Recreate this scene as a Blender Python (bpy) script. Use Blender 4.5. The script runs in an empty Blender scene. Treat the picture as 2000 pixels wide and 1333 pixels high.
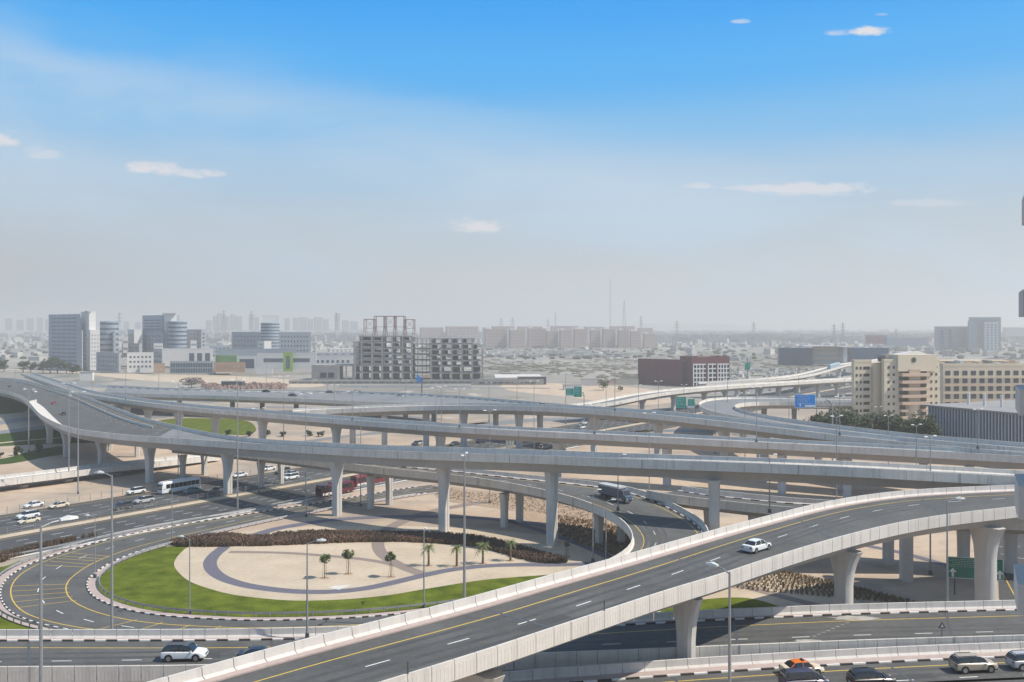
import bpy, bmesh, math, random
from mathutils import Vector, Matrix
from mathutils.geometry import tessellate_polygon
random.seed(7)
R = math.radians
scene = bpy.context.scene
COL = scene.collection

# ------------------------------------------------------------------ camera
CAMH = 45.0
cam_d = bpy.data.cameras.new('camera')
cam = bpy.data.objects.new('camera', cam_d); COL.objects.link(cam)
cam.location = (0, 0, CAMH); cam.rotation_euler = (R(90), 0, 0)
cam_d.sensor_width = 36.0; cam_d.lens = 32.4
cam_d.shift_y = -0.01325
cam_d.clip_start = 0.5; cam_d.clip_end = 60000
scene.camera = cam

# ------------------------------------------------------------------ world, sun, exposure
SUN_EL, SUN_AZ = 50.0, 97.0         # azimuth measured from +Y towards +X
w = bpy.data.worlds.new('World'); scene.world = w; w.use_nodes = True
nt = w.node_tree; nt.nodes.clear()
def N(tree, typ, **kw):
    n = tree.nodes.new(typ)
    for k, v in kw.items(): setattr(n, k, v)
    return n
out = N(nt, 'ShaderNodeOutputWorld'); bg = N(nt, 'ShaderNodeBackground')
sky = N(nt, 'ShaderNodeTexSky', sky_type='NISHITA')
sky.sun_disc = False; sky.sun_elevation = R(SUN_EL); sky.sun_rotation = R(SUN_AZ)
sky.altitude = 0; sky.air_density = 1.0; sky.dust_density = 2.6; sky.ozone_density = 1.5
bg.inputs['Strength'].default_value = 0.105
tc = N(nt, 'ShaderNodeTexCoord'); sep = N(nt, 'ShaderNodeSeparateXYZ')
nt.links.new(tc.outputs['Generated'], sep.inputs[0])
def math_node(tree, op, a, b=None, clamp=False):
    n = N(tree, 'ShaderNodeMath', operation=op); n.use_clamp = clamp
    for i, v in enumerate((a, b)):
        if v is None: continue
        if isinstance(v, (int, float)): n.inputs[i].default_value = v
        else: tree.links.new(v, n.inputs[i])
    return n.outputs[0]
# the blue of the sky by height above the horizon, easing into the physical sky towards the zenith
EXPO = 0.32
K = 1.0/(0.105*2**EXPO)
cr = N(nt, 'ShaderNodeValToRGB'); cr.color_ramp.interpolation = 'EASE'
stops = [(0.0,(.575,.58,.59)),(0.05,(.565,.59,.60)),(0.10,(.48,.575,.65)),(0.155,(.36,.56,.76)),(0.21,(.17,.50,.86)),(0.265,(.055,.43,.92)),(0.335,(.012,.36,.92)),(0.55,(.09,.31,.62)),(1.0,(.17,.29,.46))]
els = cr.color_ramp.elements
while len(els) < len(stops): els.new(0.5)
for el, (x, c) in zip(els, stops): el.position = x; el.color = (*c, 1)
zc = math_node(nt, 'MAXIMUM', sep.outputs['Z'], 0.0)
nt.links.new(zc, cr.inputs[0])
sc = N(nt, 'ShaderNodeMixRGB', blend_type='MULTIPLY'); sc.inputs['Fac'].default_value = 1.0
nt.links.new(cr.outputs[0], sc.inputs['Color1']); sc.inputs['Color2'].default_value = (K, K, K, 1)
mz = N(nt, 'ShaderNodeMapRange', interpolation_type='SMOOTHSTEP'); nt.links.new(sep.outputs['Z'], mz.inputs['Value'])
mz.inputs['From Min'].default_value = 0.30; mz.inputs['From Max'].default_value = 0.75
mz.inputs['To Min'].default_value = 0.0; mz.inputs['To Max'].default_value = 0.4
mixn = N(nt, 'ShaderNodeMixRGB'); nt.links.new(mz.outputs[0], mixn.inputs['Fac'])
nt.links.new(sc.outputs[0], mixn.inputs['Color1']); nt.links.new(sky.outputs[0], mixn.inputs['Color2'])
# thin veil of cirrus, thicker towards the left
mp = N(nt, 'ShaderNodeMapping'); mp.inputs['Scale'].default_value = (2.0, 2.0, 7.0); mp.inputs['Rotation'].default_value = (0, R(-14), 0)
nt.links.new(tc.outputs['Generated'], mp.inputs[0])
nz = N(nt, 'ShaderNodeTexNoise'); nz.inputs['Scale'].default_value = 1.5; nz.inputs['Detail'].default_value = 5; nz.inputs['Distortion'].default_value = 0.4
nt.links.new(mp.outputs[0], nz.inputs['Vector'])
vr = N(nt, 'ShaderNodeMapRange'); nt.links.new(nz.outputs['Fac'], vr.inputs['Value'])
vr.inputs['From Min'].default_value = 0.40; vr.inputs['From Max'].default_value = 0.66
vr.inputs['To Min'].default_value = 0.18; vr.inputs['To Max'].default_value = 0.85
# height up to which the veil reaches falls from left to right
edge = math_node(nt, 'ADD', math_node(nt, 'ADD', math_node(nt, 'MULTIPLY', sep.outputs['X'], 0.15), sep.outputs['Z']), math_node(nt, 'MULTIPLY', math_node(nt, 'SUBTRACT', nz.outputs['Fac'], 0.5), 0.16))
low = N(nt, 'ShaderNodeMapRange', interpolation_type='SMOOTHSTEP'); nt.links.new(edge, low.inputs['Value'])
low.inputs['From Min'].default_value = 0.250; low.inputs['From Max'].default_value = 0.185
veil = math_node(nt, 'MULTIPLY', vr.outputs[0], low.outputs[0])
mixv = N(nt, 'ShaderNodeMixRGB'); mixv.inputs['Color2'].default_value = (.52*K, .67*K, .82*K, 1)
nt.links.new(veil, mixv.inputs['Fac']); nt.links.new(mixn.outputs[0], mixv.inputs['Color1'])
# dust bank lying over the left horizon
dz = N(nt, 'ShaderNodeMapRange', interpolation_type='SMOOTHSTEP'); nt.links.new(sep.outputs['Z'], dz.inputs['Value'])
dz.inputs['From Min'].default_value = 0.17; dz.inputs['From Max'].default_value = 0.0
dx = N(nt, 'ShaderNodeMapRange', interpolation_type='SMOOTHSTEP'); nt.links.new(sep.outputs['X'], dx.inputs['Value'])
dx.inputs['From Min'].default_value = 0.05; dx.inputs['From Max'].default_value = -0.65; dx.inputs['To Max'].default_value = 0.9
mixd = N(nt, 'ShaderNodeMixRGB'); mixd.inputs['Color2'].default_value = (.42*K, .425*K, .435*K, 1)
nt.links.new(math_node(nt, 'MULTIPLY', dz.outputs[0], dx.outputs[0]), mixd.inputs['Fac']); nt.links.new(mixv.outputs[0], mixd.inputs['Color1'])
# small white clouds: (direction right of / above the view axis, half width, half height, strength)
def mr_(v, a, b, c=0.0, d=1.0, smooth=True):
    n = N(nt, 'ShaderNodeMapRange', interpolation_type='SMOOTHSTEP' if smooth else 'LINEAR'); nt.links.new(v, n.inputs['Value'])
    for k_, x_ in zip(('From Min','From Max','To Min','To Max'), (a,b,c,d)): n.inputs[k_].default_value = x_
    return n.outputs[0]
ysafe = math_node(nt, 'MAXIMUM', sep.outputs['Y'], 0.05)
cu = math_node(nt, 'DIVIDE', sep.outputs['X'], ysafe); cv = math_node(nt, 'DIVIDE', sep.outputs['Z'], ysafe)
cmp_ = N(nt, 'ShaderNodeMapping'); cmp_.inputs['Scale'].default_value = (1, 1, 2.2); nt.links.new(tc.outputs['Generated'], cmp_.inputs[0])
cnz = N(nt, 'ShaderNodeTexNoise'); cnz.inputs['Scale'].default_value = 46; cnz.inputs['Detail'].default_value = 7; cnz.inputs['Roughness'].default_value = 0.62
nt.links.new(cmp_.outputs[0], cnz.inputs['Vector'])
cnc = math_node(nt, 'SUBTRACT', cnz.outputs['Fac'], 0.5)
CLOUDS = [(1690,62,56,13,.95),(1638,66,30,9,.45),(1450,43,20,6,.45),(1723,29,16,4,.25),(1480,368,80,7,.45),(1590,371,150,15,.62),(1367,364,34,9,.6),(1818,399,80,10,.33),(932,444,56,18,.75),(300,332,55,17,.75),(385,341,52,14,.6),(5,277,40,22,.75),(88,305,34,12,.35),(70,292,22,8,.2),(1590,378,110,12,.35)]
front = mr_(sep.outputs['Y'], 0.1, 0.3)
acc = None
for (x_, y_, a_, b_, s_) in CLOUDS:
    du = math_node(nt, 'MULTIPLY', math_node(nt, 'SUBTRACT', cu, (x_-1000)/1800.0), 1800.0/a_)
    dv = math_node(nt, 'SUBTRACT', cv, (640-y_)/1800.0)
    up = math_node(nt, 'MULTIPLY', dv, 1800.0/b_); dn = math_node(nt, 'MULTIPLY', dv, -1800.0/(b_*0.62))
    dvv = math_node(nt, 'MAXIMUM', up, dn)
    rr = math_node(nt, 'ADD', math_node(nt, 'MULTIPLY', du, du), math_node(nt, 'MULTIPLY', dvv, dvv))
    rr = math_node(nt, 'ADD', rr, math_node(nt, 'MULTIPLY', cnc, -3.8))
    m_ = mr_(rr, 1.3, 0.0, 0.0, min(1.0, s_*1.25))
    acc = m_ if acc is None else math_node(nt, 'MAXIMUM', acc, m_)
acc = math_node(nt, 'MULTIPLY', acc, front)
mixc = N(nt, 'ShaderNodeMixRGB'); mixc.inputs['Color2'].default_value = (.76*K, .76*K, .80*K, 1)
nt.links.new(acc, mixc.inputs['Fac']); nt.links.new(mixd.outputs[0], mixc.inputs['Color1']); mixd = mixc
nt.links.new(mixd.outputs[0], bg.inputs['Color']); nt.links.new(bg.outputs[0], out.inputs['Surface'])

sl = bpy.data.lights.new('sun', 'SUN'); sun = bpy.data.objects.new('sun', sl); COL.objects.link(sun)
sl.energy = 4.3; sl.angle = R(0.53); sl.color = (1.0, 0.93, 0.81)
sd = Vector((math.sin(R(SUN_AZ)) * math.cos(R(SUN_EL)), math.cos(R(SUN_AZ)) * math.cos(R(SUN_EL)), math.sin(R(SUN_EL))))
sun.rotation_euler = sd.to_track_quat('Z', 'Y').to_euler(); sun.location = (0, 0, 300)
vs = scene.view_settings
vs.view_transform = 'Standard'; vs.look = 'None'; vs.gamma = 1.0; vs.exposure = EXPO; vs.use_curve_mapping = False
scene.cycles.volume_bounces = 1
scene.cycles.max_bounces = 6

# ------------------------------------------------------------------ materials
MATS = {}
def mat(name, col, rough=0.8, var=0.12, scale=0.6, col2=None, bump=0.0, metal=0.0, stretch=None, detail=5, spec=0.5, streak=0.0):
    """principled material; colour mottled by two noises, optional second colour, optional vertical dirt streaks"""
    if name in MATS: return MATS[name]
    m = bpy.data.materials.new(name); m.use_nodes = True; t = m.node_tree
    b = t.nodes['Principled BSDF']; b.inputs['Roughness'].default_value = rough; b.inputs['Metallic'].default_value = metal
    b.inputs['Specular IOR Level'].default_value = spec
    c = Vector(col)
    if var > 0:
        tcx = N(t, 'ShaderNodeTexCoord'); mpp = N(t, 'ShaderNodeMapping')
        t.links.new(tcx.outputs['Object'], mpp.inputs[0])
        if stretch: mpp.inputs['Scale'].default_value = stretch
        n1 = N(t, 'ShaderNodeTexNoise'); n1.inputs['Scale'].default_value = scale; n1.inputs['Detail'].default_value = detail
        n2 = N(t, 'ShaderNodeTexNoise'); n2.inputs['Scale'].default_value = scale * 9; n2.inputs['Detail'].default_value = 3
        t.links.new(mpp.outputs[0], n1.inputs['Vector']); t.links.new(mpp.outputs[0], n2.inputs['Vector'])
        s = math_node(t, 'ADD', math_node(t, 'MULTIPLY', n1.outputs['Fac'], 0.65), math_node(t, 'MULTIPLY', n2.outputs['Fac'], 0.35))
        mr = N(t, 'ShaderNodeMapRange'); t.links.new(s, mr.inputs['Value'])
        mr.inputs['From Min'].default_value = 0.32; mr.inputs['From Max'].default_value = 0.68
        mx = N(t, 'ShaderNodeMixRGB'); t.links.new(mr.outputs[0], mx.inputs['Fac'])
        lo = c * (1 - var); hi = Vector(col2) if col2 else c * (1 + var)
        mx.inputs['Color1'].default_value = (*lo, 1); mx.inputs['Color2'].default_value = (*hi, 1)
        res = mx.outputs[0]
        if streak > 0:
            mp3 = N(t, 'ShaderNodeMapping'); t.links.new(tcx.outputs['Object'], mp3.inputs[0]); mp3.inputs['Scale'].default_value = (1.1, 1.1, 0.06)
            n3 = N(t, 'ShaderNodeTexNoise'); n3.inputs['Scale'].default_value = 1.0; n3.inputs['Detail'].default_value = 4
            t.links.new(mp3.outputs[0], n3.inputs['Vector'])
            m3 = N(t, 'ShaderNodeMapRange'); t.links.new(n3.outputs['Fac'], m3.inputs['Value'])
            m3.inputs['From Min'].default_value = 0.5; m3.inputs['From Max'].default_value = 0.75
            m3.inputs['To Max'].default_value = streak
            mx3 = N(t, 'ShaderNodeMixRGB'); mx3.inputs['Color2'].default_value = (*(c * 0.45), 1)
            t.links.new(m3.outputs[0], mx3.inputs['Fac']); t.links.new(res, mx3.inputs['Color1']); res = mx3.outputs[0]
        t.links.new(res, b.inputs['Base Color'])
        if bump > 0:
            bp = N(t, 'ShaderNodeBump'); bp.inputs['Strength'].default_value = bump; bp.inputs['Distance'].default_value = 0.05
            t.links.new(n2.outputs['Fac'], bp.inputs['Height']); t.links.new(bp.outputs[0], b.inputs['Normal'])
    else:
        b.inputs['Base Color'].default_value = (*c, 1)
    MATS[name] = m
    return m

CONC = mat('concrete', (0.655, 0.615, 0.56), 0.85, 0.12, 0.2, streak=0.36, bump=0.1)
CONC_L = mat('concrete_light', (0.60, 0.57, 0.535), 0.85, 0.08, 0.3, streak=0.28, bump=0.1)
CONC_P = mat('concrete_pier', (0.54, 0.52, 0.49), 0.8, 0.08, 0.3, streak=0.25)
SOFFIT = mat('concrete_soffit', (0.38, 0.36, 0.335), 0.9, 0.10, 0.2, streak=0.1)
ASPH = mat('asphalt', (0.090, 0.090, 0.088), 0.9, 0.28, 0.16, bump=0.2)
ASPH_W = mat('asphalt_worn', (0.066, 0.067, 0.067), 0.8, 0.30, 0.25)
ASPH_D = mat('asphalt_dark', (0.060, 0.062, 0.065), 0.9, 0.25, 0.08, bump=0.2)
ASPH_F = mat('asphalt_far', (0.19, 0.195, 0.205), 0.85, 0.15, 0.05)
WHITE = mat('road_paint_white', (0.72, 0.72, 0.70), 0.6, 0.15, 3.0)
YELL = mat('road_paint_yellow', (0.62, 0.42, 0.07), 0.6, 0.15, 3.0)
PINKP = mat('paving_pink', (0.42, 0.335, 0.31), 0.9, 0.12, 1.5)
KERB_W = mat('kerb_white', (0.70, 0.66, 0.62), 0.7, 0.1, 2.0)
KERB_B = mat('kerb_black', (0.035, 0.03, 0.03), 0.7, 0.1, 2.0)
SAND = mat('sand_paving', (0.46, 0.35, 0.25), 0.95, 0.10, 0.10, col2=(0.55, 0.43, 0.32))
SANDL = mat('sand_pale', (0.47, 0.385, 0.285), 0.95, 0.12, 0.12, col2=(0.57, 0.475, 0.365), spec=0.2)
GRAVEL = mat('gravel_brown', (0.36, 0.26, 0.18), 0.95, 0.2, 0.5)
GRASS = mat('grass', (0.062, 0.10, 0.006), 0.95, 0.35, 0.30, col2=(0.155, 0.185, 0.02), bump=0.6, spec=0.1)
GRASS_D = mat('grass_dark', (0.04, 0.075, 0.012), 0.95, 0.3, 0.3, spec=0.1)
PATHB = mat('path_blue_paver', (0.125, 0.12, 0.155), 0.85, 0.15, 2.0)
PATHR = mat('path_brown_paver', (0.24, 0.19, 0.165), 0.85, 0.15, 2.0)
STEEL = mat('galvanised_steel', (0.30, 0.31, 0.32), 0.5, 0.06, 1.0, metal=0.3)
STEELD = mat('dark_steel', (0.10, 0.10, 0.11), 0.5, 0.05, 1.0, metal=0.3)
LAMPG = mat('lamp_head', (0.62, 0.62, 0.60), 0.35, 0.0)
GLASS = mat('dark_glass', (0.015, 0.02, 0.024), 0.08, 0.0, spec=0.8)
GLASSB = mat('blue_facade_glass', (0.045, 0.085, 0.13), 0.15, 0.25, 0.2, spec=0.8)
TYRE = mat('tyre_rubber', (0.02, 0.02, 0.02), 0.9, 0.0)
RIM = mat('alloy_rim', (0.45, 0.45, 0.46), 0.3, 0.0, metal=0.8)
LEAF = mat('leaf', (0.05, 0.10, 0.018), 0.7, 0.3, 2.5, col2=(0.12, 0.17, 0.035))
LEAF_D = mat('leaf_dark', (0.030, 0.058, 0.022), 0.75, 0.3, 0.5, col2=(0.07, 0.10, 0.035))
LEAF_P = mat('palm_leaf', (0.075, 0.12, 0.03), 0.6, 0.3, 1.5, col2=(0.20, 0.23, 0.07))
TRUNK = mat('trunk', (0.17, 0.115, 0.08), 0.9, 0.25, 3.0)
HEDGE = mat('hedge_leaf', (0.095, 0.075, 0.055), 0.9, 0.35, 0.10, col2=(0.24, 0.145, 0.10))
DRYP = mat('dry_plant', (0.23, 0.165, 0.10), 0.9, 0.3, 0.8)
PATCH = mat('asphalt_patch', (0.058, 0.058, 0.060), 0.9, 0.2, 0.5)
WB = mat('render_white', (0.68, 0.66, 0.63), 0.8, 0.05, 0.05)
WG = mat('cladding_grey', (0.33, 0.36, 0.40), 0.6, 0.08, 0.05)
BEIGE = mat('render_beige', (0.68, 0.59, 0.45), 0.85, 0.05, 0.1)
ORNG = mat('render_salmon', (0.62, 0.46, 0.35), 0.85, 0.05, 0.1)
MAROON = mat('cladding_maroon', (0.15, 0.05, 0.06), 0.7, 0.12, 0.3)
ROOFG = mat('roof_grey', (0.27, 0.265, 0.26), 0.8, 0.1, 0.3)
RAWC = mat('raw_concrete', (0.33, 0.31, 0.295), 0.95, 0.15, 0.15)
RUST = mat('red_steel', (0.20, 0.10, 0.09), 0.7, 0.1, 1.0)
BRICKC = mat('render_tan', (0.36, 0.24, 0.17), 0.9, 0.1, 0.1)
PINKB = mat('render_pink', (0.42, 0.30, 0.26), 0.9, 0.08, 0.02)
GREENB = mat('panel_green', (0.16, 0.32, 0.09), 0.6, 0.1, 0.1)
LIME = mat('panel_lime', (0.26, 0.42, 0.07), 0.6, 0.05, 0.1)

# ------------------------------------------------------------------ helpers
F, HY, CX = 1800.0, 640.0, 1000.0
def P(px, py, z=0.0):
    Y = F * (CAMH - z) / (py - HY)
    return Vector(((px - CX) * Y / F, Y, z))
def Q(px, Y, z=0.0): return Vector(((px - CX) * Y / F, Y, z))
def zat(py, Y): return CAMH - (py - HY) * Y / F

ORD = 'first second third fourth fifth sixth seventh eighth ninth tenth eleventh twelfth thirteenth fourteenth fifteenth sixteenth seventeenth eighteenth nineteenth twentieth'.split()
TENS = {2:'twenty',3:'thirty',4:'forty'}
def ordinal(i):
    if i < 20: return ORD[i]
    n = i+1; t, u = n//10, n%10
    return TENS[t]+'-'+ORD[u-1] if u else {3:'thirtieth',4:'fortieth',2:'twentieth'}[t]
class MB:
    def __init__(s): s.v = []; s.f = []; s.mi = []; s.cur = 0
    def add(s, vs_, fs):
        o = len(s.v); s.v += [tuple(v) for v in vs_]
        for f in fs: s.f.append(tuple(i + o for i in f)); s.mi.append(s.cur)
    def box(s, x0, y0, z0, x1, y1, z1, M=None):
        vv = [Vector(c) for c in ((x0,y0,z0),(x1,y0,z0),(x1,y1,z0),(x0,y1,z0),(x0,y0,z1),(x1,y0,z1),(x1,y1,z1),(x0,y1,z1))]
        if M is not None: vv = [M @ q for q in vv]
        s.add(vv, [(0,3,2,1),(4,5,6,7),(0,1,5,4),(1,2,6,5),(2,3,7,6),(3,0,4,7)])
    def loft(s, secs, closed=True, caps=True):
        n = len(secs[0]); o = len(s.v)
        for sc in secs: s.v += [tuple(q) for q in sc]
        for i in range(len(secs) - 1):
            for j in range(n if closed else n - 1):
                k = (j + 1) % n
                s.f.append((o+i*n+j, o+i*n+k, o+(i+1)*n+k, o+(i+1)*n+j)); s.mi.append(s.cur)
        if caps and closed:
            s.f.append(tuple(o + j for j in reversed(range(n)))); s.mi.append(s.cur)
            s.f.append(tuple(o + (len(secs)-1)*n + j for j in range(n))); s.mi.append(s.cur)
    def tube(s, pts, rads, n=8):
        secs = []
        for i, p in enumerate(pts):
            p = Vector(p)
            a = Vector(pts[max(i-1,0)]); b = Vector(pts[min(i+1,len(pts)-1)])
            d = (b - a).normalized()
            up = Vector((0,0,1)) if abs(d.z) < 0.9 else Vector((1,0,0))
            u = d.cross(up).normalized(); v = d.cross(u).normalized()
            r = rads[i] if isinstance(rads, (list, tuple)) else rads
            secs.append([p + u*r*math.cos(2*math.pi*k/n) + v*r*math.sin(2*math.pi*k/n) for k in range(n)])
        s.loft(secs)
    def bar(s, a, b, r=0.1): s.tube([a, b], r, 4)
    def mesh(s, name, mats):
        me = bpy.data.meshes.new(name); me.from_pydata(s.v, [], s.f)
        for m in (mats if isinstance(mats, (list, tuple)) else [mats]): me.materials.append(m)
        if s.mi and max(s.mi) > 0: me.polygons.foreach_set('material_index', s.mi)
        me.update(); return me
    def build(s, name, mats, parent=None, smooth=False, fixn=True, **props):
        me = s.mesh(name, mats)
        if fixn:
            bm = bmesh.new(); bm.from_mesh(me); bmesh.ops.recalc_face_normals(bm, faces=bm.faces); bm.to_mesh(me); bm.free()
        if smooth:
            me.polygons.foreach_set('use_smooth', [True]*len(me.polygons))
            me.set_sharp_from_angle(angle=R(40))
        return link(name, me, parent, **props)
def link(name, me, parent=None, **props):
    o = bpy.data.objects.new(name, me); COL.objects.link(o)
    if parent is not None: o.parent = parent
    for k, v in props.items():
        if v is not None: o[k] = v
    return o
def thing(name, label, cat, loc=(0,0,0), rz=0.0, group=None, **kw):
    e = bpy.data.objects.new(name, None); COL.objects.link(e); e.empty_display_size = 0.1
    e.location = loc; e.rotation_euler = (0,0,rz)
    e['label'] = label; e['category'] = cat
    if group: e['group'] = group
    for k, v in kw.items(): e[k] = v
    return e
def copy_tree(o, parent=None):
    c = o.copy(); COL.objects.link(c)
    if parent is not None: c.parent = parent
    for ch in list(o.children): copy_tree(ch, c)
    return c
def cat_rom(pts, n, closed=False):
    """dense catmull-rom through pts -> list"""
    res = []; m = len(pts)
    rng = range(m) if closed else range(m - 1)
    for i in rng:
        if closed: p0, p1, p2, p3 = pts[(i-1)%m], pts[i], pts[(i+1)%m], pts[(i+2)%m]
        else:
            p1, p2 = pts[i], pts[i+1]
            p0 = pts[i-1] if i > 0 else p1*2 - p2
            p3 = pts[i+2] if i + 2 < m else p2*2 - p1
        # centripetal-ish: plain uniform is fine for gently varying spacing
        for k in range(n):
            t = k / n
            res.append(0.5*((2*p1) + (p2-p0)*t + (2*p0-5*p1+4*p2-p3)*t*t + (3*p1-p0-3*p2+p3)*t**3))
    if not closed: res.append(pts[-1].copy())
    return res
def resample(pts, n):
    L = [0.0]
    for a, b in zip(pts, pts[1:]): L.append(L[-1] + (b-a).length)
    res = []; j = 0
    for i in range(n + 1):
        s = L[-1]*i/n
        while j < len(L) - 2 and L[j+1] < s: j += 1
        t = (s - L[j]) / max(L[j+1]-L[j], 1e-9)
        res.append(pts[j].lerp(pts[j+1], min(max(t,0),1)))
    return res, L[-1]
def smooth_pts(pts, it=6):
    pts = [p.copy() for p in pts]
    for _ in range(it):
        q = [p.copy() for p in pts]
        for i in range(1, len(pts)-1): q[i] = pts[i]*0.5 + (pts[i-1]+pts[i+1])*0.25
        pts = q
    return pts

class Ribbon:
    """a road band between two rails (tops of the parapets or edges of the carriageway)"""
    def __init__(s, near, far=None, width=10.0, ext=(0,0), step=4.0, sm=4, world=False):
        def rail(l):
            p = [q if world else P(*q) for q in l]
            if ext[0]: p.insert(0, p[0] + (p[0]-p[1]).normalized()*ext[0])
            if ext[1]: p.append(p[-1] + (p[-1]-p[-2]).normalized()*ext[1])
            d = cat_rom(p, 12)
            return d
        a = rail(near); a2, L = resample(a, 400)
        n = max(2, int(round(L/step))); s.L = L; s.n = n
        a3, _ = resample(a2, n); s.N = smooth_pts(a3, sm)
        if far is not None:
            b = rail(far); b3, _ = resample(b, n); s.Fr = smooth_pts(b3, sm)
        else:
            s.Fr = []
            for i in range(n+1):
                d = s.N[min(i+1,n)] - s.N[max(i-1,0)]; d.z = 0; d.normalize()
                s.Fr.append(s.N[i] + Vector((-d.y, d.x, 0))*width)
    def at(s, t, off, side='n', dz=0.0):
        t = min(max(t, 0.0), s.n - 1e-6); i = int(t); f = t - i
        a = s.N[i].lerp(s.N[i+1], f); b = s.Fr[i].lerp(s.Fr[i+1], f)
        wv = b - a; wv.z = 0; W = wv.length; wv.normalize()
        u = off if side == 'n' else W - off
        q = a + wv*u; q.z = a.z + (b.z-a.z)*(u/max(W,.01)) + dz
        return q
    def tang(s, t):
        d = s.at(t+.3, 0) - s.at(t-.3, 0); d.z = 0; return d.normalized()
    def find(s, p):
        best = min(range(s.n*8+1), key=lambda k: (s.at(k/8, 4)-p).xy.length)
        return best/8
    def strip(s, mb, t0, t1, o0, s0, o1, s1, dz):
        k = max(1, int(math.ceil((t1-t0)*1.0))) ; A = []
        for i in range(k+1):
            t = t0 + (t1-t0)*i/k
            A.append((s.at(t,o0,s0,dz), s.at(t,o1,s1,dz)))
        for i in range(k):
            mb.add([A[i][0], A[i+1][0], A[i+1][1], A[i][1]], [(0,1,2,3)])
    def dashes(s, parent, off, side, dz, period=7.7, length=2.2, start=0.0, individual=False, width=0.16, name='lane_dash', mats=None, t_rng=None):
        st = s.L/s.n; d = start; mb = MB()
        while d < s.L - length:
            t0, t1 = d/st, (d+length)/st
            if t_rng is None or (t_rng[0] <= t0 <= t_rng[1]):
                if individual: mb = MB()
                s.strip(mb, t0, t1, off-width/2, side, off+width/2, side, dz)
                if individual: mb.build(name, mats or WHITE, parent)
            d += period
        if not individual and mb.v: mb.build(name + '_row', mats or WHITE, parent)

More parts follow.
